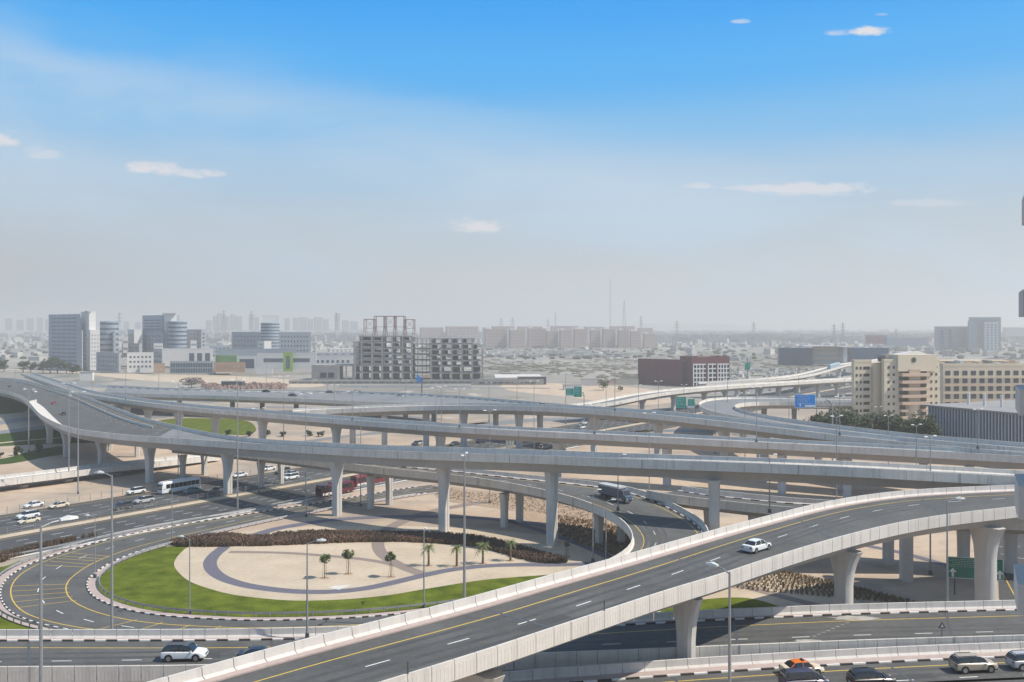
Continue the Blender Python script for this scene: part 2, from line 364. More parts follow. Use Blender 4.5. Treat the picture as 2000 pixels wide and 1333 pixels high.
PROF = [(0,0),(0.24,0),(0.31,-0.72),(0.60,-0.98),(0.60,-1.16),(0.30,-1.75),(0,-1.75)]
def viaduct(name, label, rb, near_m=CONC, far_m=CONC, depth=3.6, dark=ASPH_F, panels=1, ribs=False, walkway=None, kerb_far=None,
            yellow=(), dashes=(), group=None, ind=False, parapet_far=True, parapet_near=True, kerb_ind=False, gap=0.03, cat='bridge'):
    e = thing(name, label, cat, rb.N[rb.n//2].xy.to_3d(), group=group)
    o = Vector(e.location)
    class _: pass
    def bld(mb, nm, m, **k):
        mb.v = [tuple(Vector(v) - o) for v in mb.v]; return mb.build(nm, m, e, **k)
    st = rb.L/rb.n
    for side, on, m in (('n', parapet_near, near_m), ('f', parapet_far, far_m)):
        if not on: continue
        i = 0
        while i < rb.n:
            j = min(i + panels, rb.n); mb = MB()
            ts = [i + gap/st] + list(range(i+1, j)) + [j - gap/st]
            mb.loft([[rb.at(t, d, side, z) for d, z in PROF] for t in ts])
            if ribs and side == 'n':
                nr = max(3, int(round(st*panels/0.42)))
                for k in range(nr):
                    ta = i + (j-i)*(k+0.25)/nr; tb = i + (j-i)*(k+0.72)/nr
                    q = [rb.at(ta,-0.012,side,-0.40), rb.at(tb,-0.012,side,-0.40), rb.at(tb,0.02,side,-0.40), rb.at(ta,0.02,side,-0.40)]
                    mb.loft([q, [v + Vector((0,0,-1.2)) for v in q]])
            bld(mb, 'barrier_panel', m); i = j
    # girder
    mb = MB(); secs = []
    for i in range(rb.n+1):
        W = (rb.Fr[i]-rb.N[i]).xy.length; a = min(2.0, W*.22); b = min(2.9, W*.33)
        secs.append([rb.at(i,.31,'n',-1.13), rb.at(i,.31,'f',-1.13), rb.at(i,.31,'f',-1.5), rb.at(i,a,'f',-1.85), rb.at(i,b,'f',-depth),
                     rb.at(i,b,'n',-depth), rb.at(i,a,'n',-1.85), rb.at(i,.31,'n',-1.5)])
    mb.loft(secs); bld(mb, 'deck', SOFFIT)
    mb = MB(); rb.strip(mb, 0, rb.n, .62, 'n', .62, 'f', -1.10); bld(mb, 'road_surface', dark)
    if walkway:
        mb = MB(); w0 = walkway
        secs = [[rb.at(i,.58,'f',-1.09), rb.at(i,.58,'f',-.95), rb.at(i,w0,'f',-.95), rb.at(i,w0,'f',-1.09)] for i in range(rb.n+1)]
        mb.loft(secs); bld(mb, 'walkway', PINKP)
    if kerb_far:
        kl = kerb_far[0]; w0 = walkway or 1.0; d = 0; c = 0
        MBs = {0: MB(), 1: MB()}
        while d < rb.L - kl:
            t0, t1 = (d+.02)/st, (d+kl-.02)/st
            mb = MB() if kerb_ind else MBs[c % 2]
            q = lambda t: [rb.at(t,w0+.01,'f',-1.09), rb.at(t,w0+.01,'f',-.92), rb.at(t,w0+.24,'f',-.94), rb.at(t,w0+.26,'f',-1.09)]
            mb.loft([q(t0), q(t1)])
            if kerb_ind: bld(mb, 'kerb_stone', (KERB_W, KERB_B)[c % 2])
            d += kl; c += 1
        if not kerb_ind:
            for k in (0,1):
                if MBs[k].v: bld(MBs[k], 'kerb_line', (KERB_W, KERB_B)[k], kind='stuff')
    # expansion joints across the deck
    je = max(6, int(round(27.0/st)))
    for i in range(je//2, rb.n, je):
        mb = MB(); rb.strip(mb, i-.16/st, i+.16/st, .62, 'n', .62 if not walkway else walkway+.3, 'f', -1.088); bld(mb, 'expansion_joint', STEELD)
        for sd_ in ('n', 'f'):
            mb = MB(); mb.loft([[rb.at(i-.10/st,-.035,sd_,-.02), rb.at(i+.10/st,-.035,sd_,-.02), rb.at(i+.10/st,.0,sd_,-.02), rb.at(i-.10/st,.0,sd_,-.02)],[rb.at(i-.10/st,-.035,sd_,-1.74), rb.at(i+.10/st,-.035,sd_,-1.74), rb.at(i+.10/st,.0,sd_,-1.74), rb.at(i-.10/st,.0,sd_,-1.74)]]); bld(mb, 'joint_cover', SOFFIT)
    for off, side in yellow:
        mb = MB(); rb.strip(mb, 0, rb.n, off-.09, side, off+.09, side, -1.09); bld(mb, 'edge_line', YELL)
    for off, side, start in dashes:
        for dd in (-2.75, -1.0, 1.0, 2.75):
            mb = MB(); rb.strip(mb, 0, rb.n, off+dd-.33, side, off+dd+.33, side, -1.094); bld(mb, 'wheel_track', ASPH_W)
    for off, side, start in dashes:
        before = set(e.children)
        if isinstance(start, tuple): start = (rb.find(P(*start))*st - 1.1) % 7.7
        rb.dashes(e, off, side, -1.09, start=start, individual=ind)
        for ch in e.children:
            if ch not in before: ch.location = -o
    return e

def pier(parent, base, ztop, wb=2.0, wt=4.2, thick=1.9, ang=0.0, flare=5.5, zb=0.0, groove=True, name='pier', m=None):
    """column that flares like a trumpet towards the deck it carries; ang = direction across the deck"""
    mb = MB(); secs = []
    H = ztop - zb
    lv = [0, H*0.3, max(H-flare*1.6, H*.4), max(H-flare, H*.5), H-flare*.62, H-flare*.36, H-flare*.16, H]
    lv = sorted(set(max(0, q) for q in lv))
    c, s_ = math.cos(ang), math.sin(ang)
    for z in lv:
        k = max(0.0, 1 - (H - z)/flare) if flare > 0 else 0
        hw = (wb + (wt-wb)*k**2.0)/2; ht = thick/2*(1 + .08*k)
        ring = []
        for x, y in ((-1,-.55),(-.72,-1),(-.14,-1),(-.10,-.90),(.10,-.90),(.14,-1),(.72,-1),(1,-.55),(1,.55),(.72,1),(-.72,1),(-1,.55)):
            lx, ly = x*hw, y*ht
            if not groove and y == -.90: ly = -ht
            ring.append(Vector((base[0] + lx*c - ly*s_, base[1] + lx*s_ + ly*c, zb + z)))
        secs.append(ring)
    mb.loft(secs)
    o = Vector(parent.location) if parent else Vector((0,0,0))
    mb.v = [tuple(Vector(v) - o) for v in mb.v]
    return mb.build(name, m or CONC_P, parent, smooth=True)

def sheet(name, pts, z, m, kind='structure', smooth=True, parent=None, world=False, n=8, **props):
    p = [q if world else P(q[0], q[1], 0) for q in pts]
    if smooth: p = cat_rom(p, n, closed=True)
    p = [Vector((q.x, q.y, z)) for q in p]
    tris = tessellate_polygon([p])
    me = bpy.data.meshes.new(name); me.from_pydata([tuple(q) for q in p], [], [tuple(t) for t in tris]); me.materials.append(m)
    bm = bmesh.new(); bm.from_mesh(me)
    for f in bm.faces:
        if f.normal.z < 0: f.normal_flip()
    bm.to_mesh(me); bm.free()
    if parent is None: props['kind'] = kind
    return link(name, me, parent, **props)
def band(name, pts, width, z, m, parent=None, world=False, kind='structure'):
    """ground strip of constant width along a line of pixels"""
    p = [q if world else P(q[0], q[1], 0) for q in pts]
    d, L = resample(cat_rom(p, 10), 60)
    mb = MB(); A = []
    for i in range(len(d)):
        t = d[min(i+1,len(d)-1)] - d[max(i-1,0)]; t.z = 0; t.normalize(); nrm = Vector((-t.y, t.x, 0))*width/2
        A.append((Vector((d[i].x, d[i].y, z)) + nrm, Vector((d[i].x, d[i].y, z)) - nrm))
    for i in range(len(d)-1): mb.add([A[i][0], A[i][1], A[i+1][1], A[i+1][0]], [(0,1,2,3)])
    return mb.build(name, m, parent, kind=None if parent else kind)
# ------------------------------------------------------------------ terrain
def make_ground():
    mb = MB(); S = 15000
    mb.add([(-S,-400,0),(S,-400,0),(S,S,0),(-S,S,0)], [(0,1,2,3)])
    m = bpy.data.materials.new('desert_ground'); m.use_nodes = True; t = m.node_tree; b = t.nodes['Principled BSDF']
    b.inputs['Roughness'].default_value = 0.95
    g = N(t, 'ShaderNodeTexCoord')
    def noise(sc, det, stretch=(1,1,1)):
        mp_ = N(t, 'ShaderNodeMapping'); mp_.inputs['Scale'].default_value = stretch; t.links.new(g.outputs['Object'], mp_.inputs[0])
        n = N(t, 'ShaderNodeTexNoise'); n.inputs['Scale'].default_value = sc; n.inputs['Detail'].default_value = det
        t.links.new(mp_.outputs[0], n.inputs['Vector']); return n.outputs['Fac']
    def mr(v, a, b_, c=0., d=1.):
        n = N(t, 'ShaderNodeMapRange'); t.links.new(v, n.inputs[0])
        for k, x in zip(('From Min','From Max','To Min','To Max'), (a,b_,c,d)): n.inputs[k].default_value = x
        return n.outputs[0]
    def mix(f, c1, c2):
        n = N(t, 'ShaderNodeMixRGB'); t.links.new(f, n.inputs['Fac'])
        for k, c in (('Color1', c1), ('Color2', c2)):
            if isinstance(c, tuple): n.inputs[k].default_value = (*c, 1)
            else: t.links.new(c, n.inputs[k])
        return n.outputs[0]
    base = mix(mr(noise(.02, 6), .35, .65), (.40,.30,.22), (.52,.41,.31))
    base = mix(mr(noise(.25, 5), .5, .72, 0, .5), base, (.33,.245,.18))
    base = mix(mr(noise(.045, 7), .50, .62, 0, .65), base, (.27,.235,.20))
    far = mix(mr(noise(.0035, 8, (1,.35,1)), .40, .60), (.20,.185,.16), (.32,.295,.26))
    far = mix(mr(noise(.016, 7, (1,.5,1)), .52, .66, 0, .75), far, (.11,.12,.09))
    far = mix(mr(noise(.05, 4, (1,.6,1)), .60, .66, 0, .6), far, (.50,.46,.41))
    s = N(t, 'ShaderNodeSeparateXYZ'); t.links.new(g.outputs['Object'], s.inputs[0])
    col = mix(mr(s.outputs['Y'], 330, 640), base, far)
    t.links.new(col, b.inputs['Base Color'])
    mb.build('ground', m, None, kind='structure')
make_ground()

# low hill line on the horizon
def hill(name, x0, x1, Y, h, seed):
    rnd = random.Random(seed); mb = MB(); n = 60; A = []
    ph = [rnd.uniform(0, 6.28) for _ in range(4)]
    for i in range(n+1):
        u = i/n; x = x0 + (x1-x0)*u
        z = h*math.sin(math.pi*u)**.6*(0.78 + .12*math.sin(9*u+ph[0]) + .07*math.sin(23*u+ph[1]) + .03*math.sin(51*u+ph[2]))
        A.append((x, z))
    mb.loft([[Vector((x, Y-500, 0)), Vector((x, Y-140, z*.8)), Vector((x, Y, z)), Vector((x, Y+400, z*.7)), Vector((x, Y+900, 0))] for x, z in A], closed=False)
    mb.build(name, mat('hill_soil', (.30,.27,.24), .95, .15, .004), None, smooth=True, kind='structure')
hill('hill', Q(1000,7500).x, Q(1560,7500).x, 7500, 92, 3)
hill('hill', Q(560,8800).x, Q(1180,8800).x, 8800, 70, 5)
hill('hill', Q(1480,9500).x, Q(2300,9500).x, 9500, 78, 8)

# ------------------------------------------------------------------ ground level surfaces (heights step up 1-2 cm each)
U = Vector((.5877, .8091, 0)); NV = Vector((.8091, -.5877, 0)); A0 = Vector((-103.1, 195.4, 0))
def HW(s, off, z=0.0): return A0 + U*s + NV*off + Vector((0,0,z))
def hw_band(name, s0, s1, o0, o1, z, m, parent=None, **kw):
    mb = MB(); k = max(1, int((s1-s0)/25))
    for i in range(k):
        a, b = s0 + (s1-s0)*i/k, s0 + (s1-s0)*(i+1)/k
        mb.add([HW(a,o0,z), HW(b,o0,z), HW(b,o1,z), HW(a,o1,z)], [(0,1,2,3)])
    if parent is None: kw['kind'] = 'structure'
    return mb.build(name, m, parent, **kw)
hw1 = hw_band('highway', -140, 1500, -4.9, 13.0, .05, ASPH_D)
hw2 = hw_band('highway', -140, 1500, -30.5, -8.0, .05, ASPH_D)
hw_band('median', -140, 1500, -8.0, -4.9, .10, SANDL)
def hw_marks(parent, dash_offs, line_offs, ycol):
    mb = MB()
    for o in dash_offs:
        s = -137.0
        while s < 620:
            mb.add([HW(s,o-.09,.064), HW(s+2.6,o-.09,.064), HW(s+2.6,o+.09,.064), HW(s,o+.09,.064)], [(0,1,2,3)]); s += 7.5
    mb.build('lane_dash_row', WHITE, parent)
    mb = MB()
    for o in line_offs: mb.add([HW(-140,o-.09,.064), HW(1200,o-.09,.064), HW(1200,o+.09,.064), HW(-140,o+.09,.064)], [(0,1,2,3)])
    mb.build('edge_line', ycol, parent)
hw_marks(hw1, (0, 3.65, 7.3), (-3.9, 11.2), YELL)
hw_marks(hw2, (-12.6, -16.25, -19.9, -23.55), (-8.7, -27.9), YELL)
# the verge strip between highway and the loop slip road
hw_band('verge', -60, 200, 13.0, 14.6, .12, CONC_L)

# loop slip road
OUT = [(860,946),(780,957),(640,981),(560,993),(475,1007),(350,1027),(225,1052),(125,1080),(62,1102),(20,1127),(3,1152),(5,1175),(15,1190),(37,1206),(87,1222),(150,1234),(260,1246),(400,1253),(560,1255),(760,1247),(960,1225),(1140,1190)]
INN = [(880,958),(790,970),(660,991),(590,1004),(500,1022),(375,1050),(295,1071),(260,1082),(227,1095),(207,1105),(185,1120),(172,1132),(168,1145),(172,1157),(185,1170),(215,1184),(262,1197),(325,1206),(400,1211),(500,1214.5),(650,1211),(775,1202),(950,1180),(1100,1150)]
def rail(l, k=300, it=10):
    a, L = resample(cat_rom([P(*q) for q in l], 10), k); return smooth_pts(a, it), L
LO, LL = rail(OUT); LI, _ = rail(INN)
loop = MB()
# pair the rails so that sections stay roughly across the road
def pair(A, B):
    res = []; j = 0
    for i, a in enumerate(A):
        lo, hi = j, min(len(B)-1, j+25)
        j = min(range(lo, hi+1), key=lambda k: (B[k]-a).length)
        res.append((a, B[j]))
    return res
PR = pair(LI, LO)
def lp(i, off, z, from_in=True):
    i = min(max(i,0), len(PR)-1.001); k = int(i); f = i-k
    a = PR[k][0].lerp(PR[k+1][0], f); b = PR[k][1].lerp(PR[k+1][1], f); d = (b-a); W = d.length; d.normalize()
    q = a + d*(off if from_in else W-off); return Vector((q.x, q.y, z))
for i in range(len(PR)-1):
    loop.add([lp(i,0,.07), lp(i+1,0,.07), lp(i+1,0,.07,False), lp(i,0,.07,False)], [(0,1,2,3)])
loop_o = loop.build('slip_road', ASPH, None, kind='structure')
mb = MB()
for off, fi in ((3.2,True),(1.4,False)):
    for i in range(len(PR)-2): mb.add([lp(i,off-.10,.085,fi), lp(i+1,off-.10,.085,fi), lp(i+1,off+.10,.085,fi), lp(i,off+.10,.085,fi)], [(0,1,2,3)])
mb.build('edge_line', YELL, loop_o)
cum = [0.0]
for a, b in zip(PR, PR[1:]): cum.append(cum[-1] + ((b[0]+b[1])/2-(a[0]+a[1])/2).length)
def idx(s):
    for k in range(len(cum)-1):
        if cum[k+1] >= s: return k + (s-cum[k])/max(cum[k+1]-cum[k],1e-6)
    return len(cum)-2
s = 2.0; 
while s < cum[-1]-4:
    mb = MB(); a, b = idx(s), idx(s+2.4)
    W = (PR[int(a)][1]-PR[int(a)][0]).length; c = 3.2 + (W-4.6)*.5
    mb.add([lp(a,c-.09,.085), lp(b,c-.09,.085), lp(b,c+.09,.085), lp(a,c+.09,.085)], [(0,1,2,3)])
    mb.build('lane_dash', WHITE, loop_o); s += 7.6
# rumble bars painted across the bend (yellow)
def nearest_i(px, py):
    q = P(px, py); return min(range(len(PR)), key=lambda k: (PR[k][0]-q).length)
for (x0,y0),(x1,y1) in (((25,1146),(135,1142)),((22,1156),(135,1150)),((24,1166),(138,1158)),((28,1177),(142,1166)),((36,1188),(150,1174)),
                         ((87,1105),(165,1109)),((97,1097),(180,1104)),((110,1092),(190,1097)),((122,1087),(203,1093)),((140,1081),(214,1088)),
                         ((195,1230),(267,1212)),((278,1230),(318,1217)),((352,1230),(372,1222)),((420,1230),(432,1224))):
    band('rumble_bar', [(x0,y0),((x0+x1)/2,(y0+y1)/2),(x1,y1)], .16, .088, YELL, parent=loop_o)
# kerb stones of the loop: alternating black and white blocks
def kerb_run(line, s0, s1, L, blk, w_, h, z0, off, parent, names='kerb_stone', individual=True):
    """line: function(s)->point, inner normal"""
    mbs = {0: MB(), 1: MB()}; c = 0; s_ = s0
    while s_ < s1:
        mb_ = MB() if individual else mbs[c % 2]
        a, na = line(s_+.02); b, nb = line(s_+blk-.02)
        mb_.loft([[a+na*off+Vector((0,0,z0)), a+na*off+Vector((0,0,z0+h)), a+na*(off+w_)+Vector((0,0,z0+h)), a+na*(off+w_)+Vector((0,0,z0))],
                  [b+nb*off+Vector((0,0,z0)), b+nb*off+Vector((0,0,z0+h)), b+nb*(off+w_)+Vector((0,0,z0+h)), b+nb*(off+w_)+Vector((0,0,z0))]])
        if individual: mb_.build(names, (KERB_W, KERB_B)[c % 2], parent)
        s_ += blk; c += 1
    if not individual:
        for k in (0,1): mbs[k].build('kerb_line', (KERB_W, KERB_B)[k], parent, **({'kind':'stuff'} if parent is None else {}))
def line_of(poly):
    L = [0.0]
    for a, b in zip(poly, poly[1:]): L.append(L[-1] + (b-a).length)
    def fn(s_):
        s_ = min(max(s_,0), L[-1]-1e-4); lo, hi = 0, len(L)-1
        while hi-lo > 1:
            m_ = (lo+hi)//2
            if L[m_] <= s_: lo = m_
            else: hi = m_
        f = (s_-L[lo])/max(L[lo+1]-L[lo],1e-9); p = poly[lo].lerp(poly[lo+1], f)
        d = poly[lo+1]-poly[lo]; d.normalize(); return Vector((p.x,p.y,0)), Vector((-d.y, d.x, 0))
    return fn, L[-1]
fo, Lo = line_of(LO); fi_, Li = line_of(LI)
kerb_run(fo, 8, Lo-12, Lo, 1.0, -.22, .18, .06, 0, loop_o)
kerb_run(fi_, 8, Li-12, Li, 1.0, .22, .18, .06, 0, loop_o)
def side_strip(name, poly, o0, o1, z, m, i0=0, i1=None):
    mb = MB(); f, L = line_of(poly); k = 160; pts = []
    for i in range(k+1):
        p, nrm = f(L*i/k); pts.append((p+nrm*o0+Vector((0,0,z)), p+nrm*o1+Vector((0,0,z))))
    for i in range(int(i0*k), int((i1 if i1 is not None else 1)*k)): mb.add([pts[i][0], pts[i+1][0], pts[i+1][1], pts[i][1]], [(0,1,2,3)])
    return mb.build(name, m, None, kind='structure')
side_strip('footpath', LO, -1.8, -.2, .10, PINKP)
side_strip('footpath', LI, .2, 1.7, .10, PINKP)

# gardens inside the loop
sheet('lawn', [(300,1071),(372,1068),(470,1085),(700,1090),(900,1100),(1060,1118),(1180,1115),(1150,1150),(950,1180),(775,1201),(650,1210),(500,1213),(400,1210),(325,1205),(262,1196),(215,1183),(190,1170),(178,1157),(174,1145),(178,1132),(190,1120),(212,1105),(232,1095),(264,1083)], .03, GRASS)
sheet('sand_court', [(372,1068),(356,1078),(345,1090),(340,1104),(350,1120),(372,1137),(410,1151),(460,1163),(540,1172),(600,1174),(680,1171),(760,1163),(850,1148),(950,1133),(1062,1124),(1180,1115),(1260,1090),(1180,1060),(1000,1040),(850,1030),(700,1028),(560,1032),(450,1042)], .045, SANDL)
band('garden_path', [(447,1062),(432,1074),(418,1086),(410,1100),(416,1116),(438,1131),(480,1144),(540,1153),(600,1157),(660,1156),(720,1149),(780,1136),(830,1124),(880,1114),(940,1107),(1010,1104),(1100,1104),(1180,1100)], 2.5, .06, PATHB)
band('garden_path', [(448,1079),(500,1079.5),(560,1081),(620,1085),(690,1091),(740,1098),(780,1107)], 1.7, .055, PATHR)
band('garden_path', [(741,1050),(738,1064),(744,1080),(762,1095),(792,1110),(824,1122)], 2.6, .058, PATHR)
band('garden_path', [(500,1046),(530,1036),(580,1026),(650,1016),(740,1010.5),(830,1009.5),(910,1011),(1000,1018),(1080,1030)], 3.0, .06, PATHB)
band('garden_path', [(752,1037),(780,1022),(812,1009),(850,998),(890,990),(950,980)], 3.0, .055, PATHR)
band('garden_path', [(985,1017),(1040,1032),(1100,1052),(1150,1071),(1190,1090)], 2.2, .06, PATHB)
sheet('gravel_bed', [(850,948),(930,958),(1050,968),(1200,985),(1280,1010),(1260,1040),(1150,1030),(1060,1008),(960,992),(860,975)], .045, GRAVEL)
sheet('gravel_bed', [(1020,1000),(1100,1002),(1240,1040),(1230,1100),(1150,1075),(1060,1035)], .05, GRAVEL)
sheet('sand_court', [(1230,930),(1330,935),(1500,945),(1650,965),(1600,985),(1400,975),(1260,955)], .045, SAND)
# left of the loop
sheet('lawn', [(-60,1100),(0,1108),(40,1095),(20,1110),(-5,1130),(-20,1160),(-60,1180)], .03, GRASS)
sheet('lawn', [(-60,1180),(0,1195),(30,1215),(80,1232),(60,1250),(-60,1270)], .03, GRASS)
# grounds on the far left
sheet('lawn', [(-160,760),(-40,772),(20,770),(50,775),(54,800),(20,808),(-60,812),(-160,815)], .03, GRASS_D)
sheet('lawn', [(-120,852),(0,848),(60,838),(200,835),(210,862),(90,868),(0,872),(-120,880)], .03, GRASS_D)
sheet('lawn', [(-120,905),(0,897),(60,882),(125,872),(135,885),(90,893),(40,903),(0,908),(-100,915)], .032, GRASS_D)
for l, wd, m_ in (([(-120,838),(0,826),(60,818),(180,808),(330,795)], 15, ASPH_F), ([(-120,856),(0,845),(60,838),(200,825),(380,808)], 12, ASPH_F),
               ([(-120,880),(0,866),(60,860),(160,852)], 3, SANDL), ([(-150,892),(0,876),(80,870),(180,866)], 3.0, SANDL)):
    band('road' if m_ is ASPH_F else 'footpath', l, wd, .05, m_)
sheet('lawn', [(290,828),(340,818),(420,818),(480,822),(500,838),(480,850),(400,846),(320,838)], .03, GRASS)
sheet('lawn', [(1290,1195),(1350,1175),(1450,1168),(1525,1186),(1560,1205),(1400,1220)], .035, GRASS)
sheet('sand_court', [(1260,1140),(1420,1100),(1600,1140),(1700,1200),(1550,1230),(1300,1220)], .022, SANDL)
band('garden_path', [(1380,1120),(1445,1143),(1520,1164),(1600,1184),(1700,1205)], 2.2, .05, PATHR)
band('garden_path', [(1560,1030),(1680,1063),(1760,1080),(1850,1105),(1950,1135)], 2.0, .05, PATHB)
# service road under the ramps at the right
sr = sheet('service_road', [(1920,1040),(1942,1090),(1950,1130),(1952,1175),(1960,1240),(2300,1300),(2300,1060),(2050,1035)], .05, ASPH_D, smooth=False)
band('edge_line', [(1936,1075),(1950,1105),(1966,1135),(1985,1170),(2010,1210)], .2, .065, YELL, parent=sr)
mb = MB()
for q in ((1948,1068),(1982,1068),(1966,1084),(2000,1092),(1982,1106),(2020,1076)):
    c = P(*q); mb.add([c+Vector((-1.0,.5,.065)), c+Vector((-.8,.6,.065)), c+Vector((1.0,-.5,.065)), c+Vector((.8,-.6,.065))], [(0,1,2,3)])
mb.build('lane_dash_row', WHITE, sr)
# dusty lots and roads further away
sheet('sand_lot', [(0,722),(130,728),(260,742),(420,752),(600,757),(620,748),(460,735),(250,730),(100,722)], .04, SANDL)
sheet('sand_lot', [(1000,748),(1160,752),(1260,760),(1340,776),(1250,792),(1100,775),(990,762)], .04, SAND)
for l, wd in (([(880,838),(960,828),(1060,820),(1180,818)],14),([(560,868),(700,850),(830,838),(950,826)],6),([(430,800),(540,796),(640,800),(760,812),(860,820)],9),([(1180,850),(1300,842),(1420,846),(1560,868)],9),([(1260,905),(1400,900),(1560,908),(1700,930)],8),([(1000,806),(1120,812),(1260,826)],8),([(250,790),(330,783),(420,786)],7),([(950,712),(1020,704),(1120,700),(1240,703)],5),([(960,735),(1010,716),(1080,690),(1130,684)],4),([(1430,705),(1480,690),(1560,684)],5),([(900,672),(1100,676),(1290,680)],9),([(1280,692),(1500,684),(1720,668)],9),([(620,668),(800,672),(940,672)],9),([(0,672),(60,676),(90,680)],10),([(1760,705),(1900,700),(2060,703)],8),([(-100,745),(60,745),(150,752),(260,757)], 26), ([(960,728),(1080,731),(1140,734)], 8), ([(1150,790),(1230,783),(1290,776),(1330,766),(1340,760)], 12),
              ([(1400,768),(1520,756),(1665,745),(1800,735)], 30), ([(1380,735),(1480,735),(1530,729)], 7), ([(900,712),(1100,716),(1240,722)], 6),
              ([(1700,700),(1850,693),(2060,682)], 12), ([(1000,690),(1300,697),(1700,690)], 10)):
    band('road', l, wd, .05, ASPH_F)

# ------------------------------------------------------------------ viaducts
vA = Ribbon([(-160,1304,7.6),(0,1303,7.6),(300,1301,7.6),(500,1297,7.6),(760,1290,7.6),(1040,1277,7.6),(1200,1270.5,7.6),(1355,1264,7.6),(1500,1258,7.6),(1700,1250,7.6),(2000,1241,7.6),(2200,1236,7.6)],
            [(-160,1230,7.6),(0,1229.5,7.6),(300,1229,7.6),(460,1228,7.6),(675,1223,7.6),(940,1213,7.6),(1210,1200,7.6),(1355,1192,7.6),(1500,1186,7.6),(1662,1179.5,7.6),(1980,1172,7.6),(2180,1168,7.6)], step=2.45)
dA = viaduct('overpass', 'low flyover with black and white kerb crossing the whole bottom of the view', vA, depth=3.4, dark=ASPH,
    ribs=True, walkway=1.15, kerb_far=(1.22,), yellow=((3.9,'f'),), dashes=((5.3,'n',(1550,1238.6,6.5)),), ind=True, kerb_ind=True, near_m=CONC, far_m=CONC_L)
vB = Ribbon([(700,1347,7.3),(965,1313,7.3),(1080,1305,7.3),(1200,1296,7.3),(1355,1285,7.3),(1500,1276,7.3),(1700,1265,7.3),(1860,1258,7.3),(2000,1253,7.3),(2200,1247,7.3)], width=-15.5, ext=(30,25), step=2.6)
vB.N, vB.Fr = vB.Fr, vB.N
dB = viaduct('overpass', 'lowest flyover in the bottom right corner carrying the taxi and off-roaders', vB, depth=3.2, dark=ASPH,
    walkway=1.9, kerb_far=(1.6,), yellow=((3.6,'f'),(1.6,'n')), dashes=((7.3,'f',(1628,1326,6.2)),(11.0,'f',(1628,1326,6.2))), ind=True, kerb_ind=True, near_m=CONC, far_m=CONC_L)
vC = Ribbon([(800,1316,17.1),(950,1270,17.1),(1050,1236.5,17.1),(1200,1187,17.1),(1300,1154,17.1),(1415,1120,17.1),(1500,1091,17.0),(1625,1053,17.0),(1750,1022,16.9),(1860,1003.5,16.9),(1982,990,16.9)],
            [(280,1334,17.1),(400,1300,17.1),(600,1246,17.1),(800,1196,17.1),(925,1164,17.1),(1062,1125.5,17.1),(1185,1093,17.1),(1300,1061,17.1),(1400,1033,17.0),(1500,1007,17.0),(1625,977,17.0),(1750,959,16.9),(1860,952,16.9),(1982,947,16.9)], ext=(46,10), step=2.4)
dC = viaduct('overpass', 'pale curved ramp sweeping diagonally above the other roads with ribbed parapet', vC, depth=3.3, dark=ASPH,
    ribs=True, walkway=1.5, yellow=((3.9,'f'),(1.55,'n')), dashes=((7.5,'f',(1130,1178,16.0)),), ind=True, near_m=CONC_L, far_m=CONC_L)
vE = Ribbon([(330,868,9.6),(420,877,9.8),(500,885,10.0),(650,902,11.0),(765,915,11.2),(900,929,11.0),(1000,944,10.6),(1100,965,9.9),(1160,985,9.2),(1207,1008,8.7),(1232,1033,8.3),(1237,1058,8.0),(1212,1081,7.8),(1150,1110,7.7)],
            [(350,862,9.6),(430,868,9.8),(500,874,10.0),(650,889,11.0),(765,900.5,11.2),(900,913,11.0),(1000,924,10.6),(1100,934,10.3),(1180,942,10.0),(1250,955,9.6),(1310,980,9.0),(1350,1000,8.6),(1385,1030,8.2),(1380,1075,7.9)], step=3.0)
dE = viaduct('overpass', 'curved slip ramp with the lorry, turning tightly down behind the pale ramp', vE, depth=3.0, dark=ASPH, panels=1, walkway=1.2, kerb_far=(1.6,),
    yellow=((3.2,'n'),(2.6,'f')), dashes=((6.6,'n',(1282,1003,7.6)),))
vF = Ribbon([(1262,957.5,10.3),(1290,964,10.4),(1320,969,10.5),(1407,977,10.6),(1500,988,10.6),(1600,995,10.6),(1700,1001,10.6),(1800,1007,10.6),(2000,1018,10.6),(2150,1024,10.6)], width=10.5, step=4.0)
dF = viaduct('overpass', 'straight slip road branching right behind the pale ramp under the long viaduct', vF, depth=3.0, dark=ASPH, walkway=1.2, kerb_far=(2.0,), yellow=((2.2,'n'),))
vV1 = Ribbon([(-260,742,8.6),(-150,748,9.4),(-60,754,10.2),(0,762,11.0),(36,771,11.5),(56,785,11.8),(75,806,12.2),(97,820,12.6),(120,830,12.9),(156,839,13.3),(240,849,13.9),(292,852.5,14.2),(445,863,14.8),(658,875.5,16.7),(800,882,17.8),(1080,890.5,19.2),(1200,896,19.6),(1500,906,19.9),(1700,915,19.5),(2000,932,18.0),(2150,941,17.6)],
             [(-200,731,8.6),(-90,734,9.4),(-10,737,10.2),(45,742,11.0),(75,749,11.5),(102,757,11.8),(125,762.5,12.2),(150,769,12.6),(180,779,12.9),(215,792,13.3),(270,812,13.9),(315,824,14.2),(450,851.5,14.8),(640,864.5,16.7),(790,871,17.8),(1080,879.5,19.2),(1200,884.5,19.6),(1500,894.5,19.9),(1700,903,19.5),(2000,919,18.0),(2150,927,17.6)], step=4.8)
dV1 = viaduct('viaduct', 'nearest long grey viaduct on tall flared columns crossing the picture', vV1, depth=3.7, kerb_far=None)
vV2 = Ribbon([(40,729,9.5),(60,736,10),(100,750,11),(150,766,12),(250,782,13),(375,796,13.8),(500,806,14.2),(650,818,14.3),(800,829,14.3),(900,835.5,14.3),(1080,844.5,14.3),(1200,850,14.3),(1300,855,14.3),(1500,865,14.3),(1700,875,14.3),(2000,891,14.3),(2150,899,14.3)], width=9.5, step=6.0, ext=(0,45))
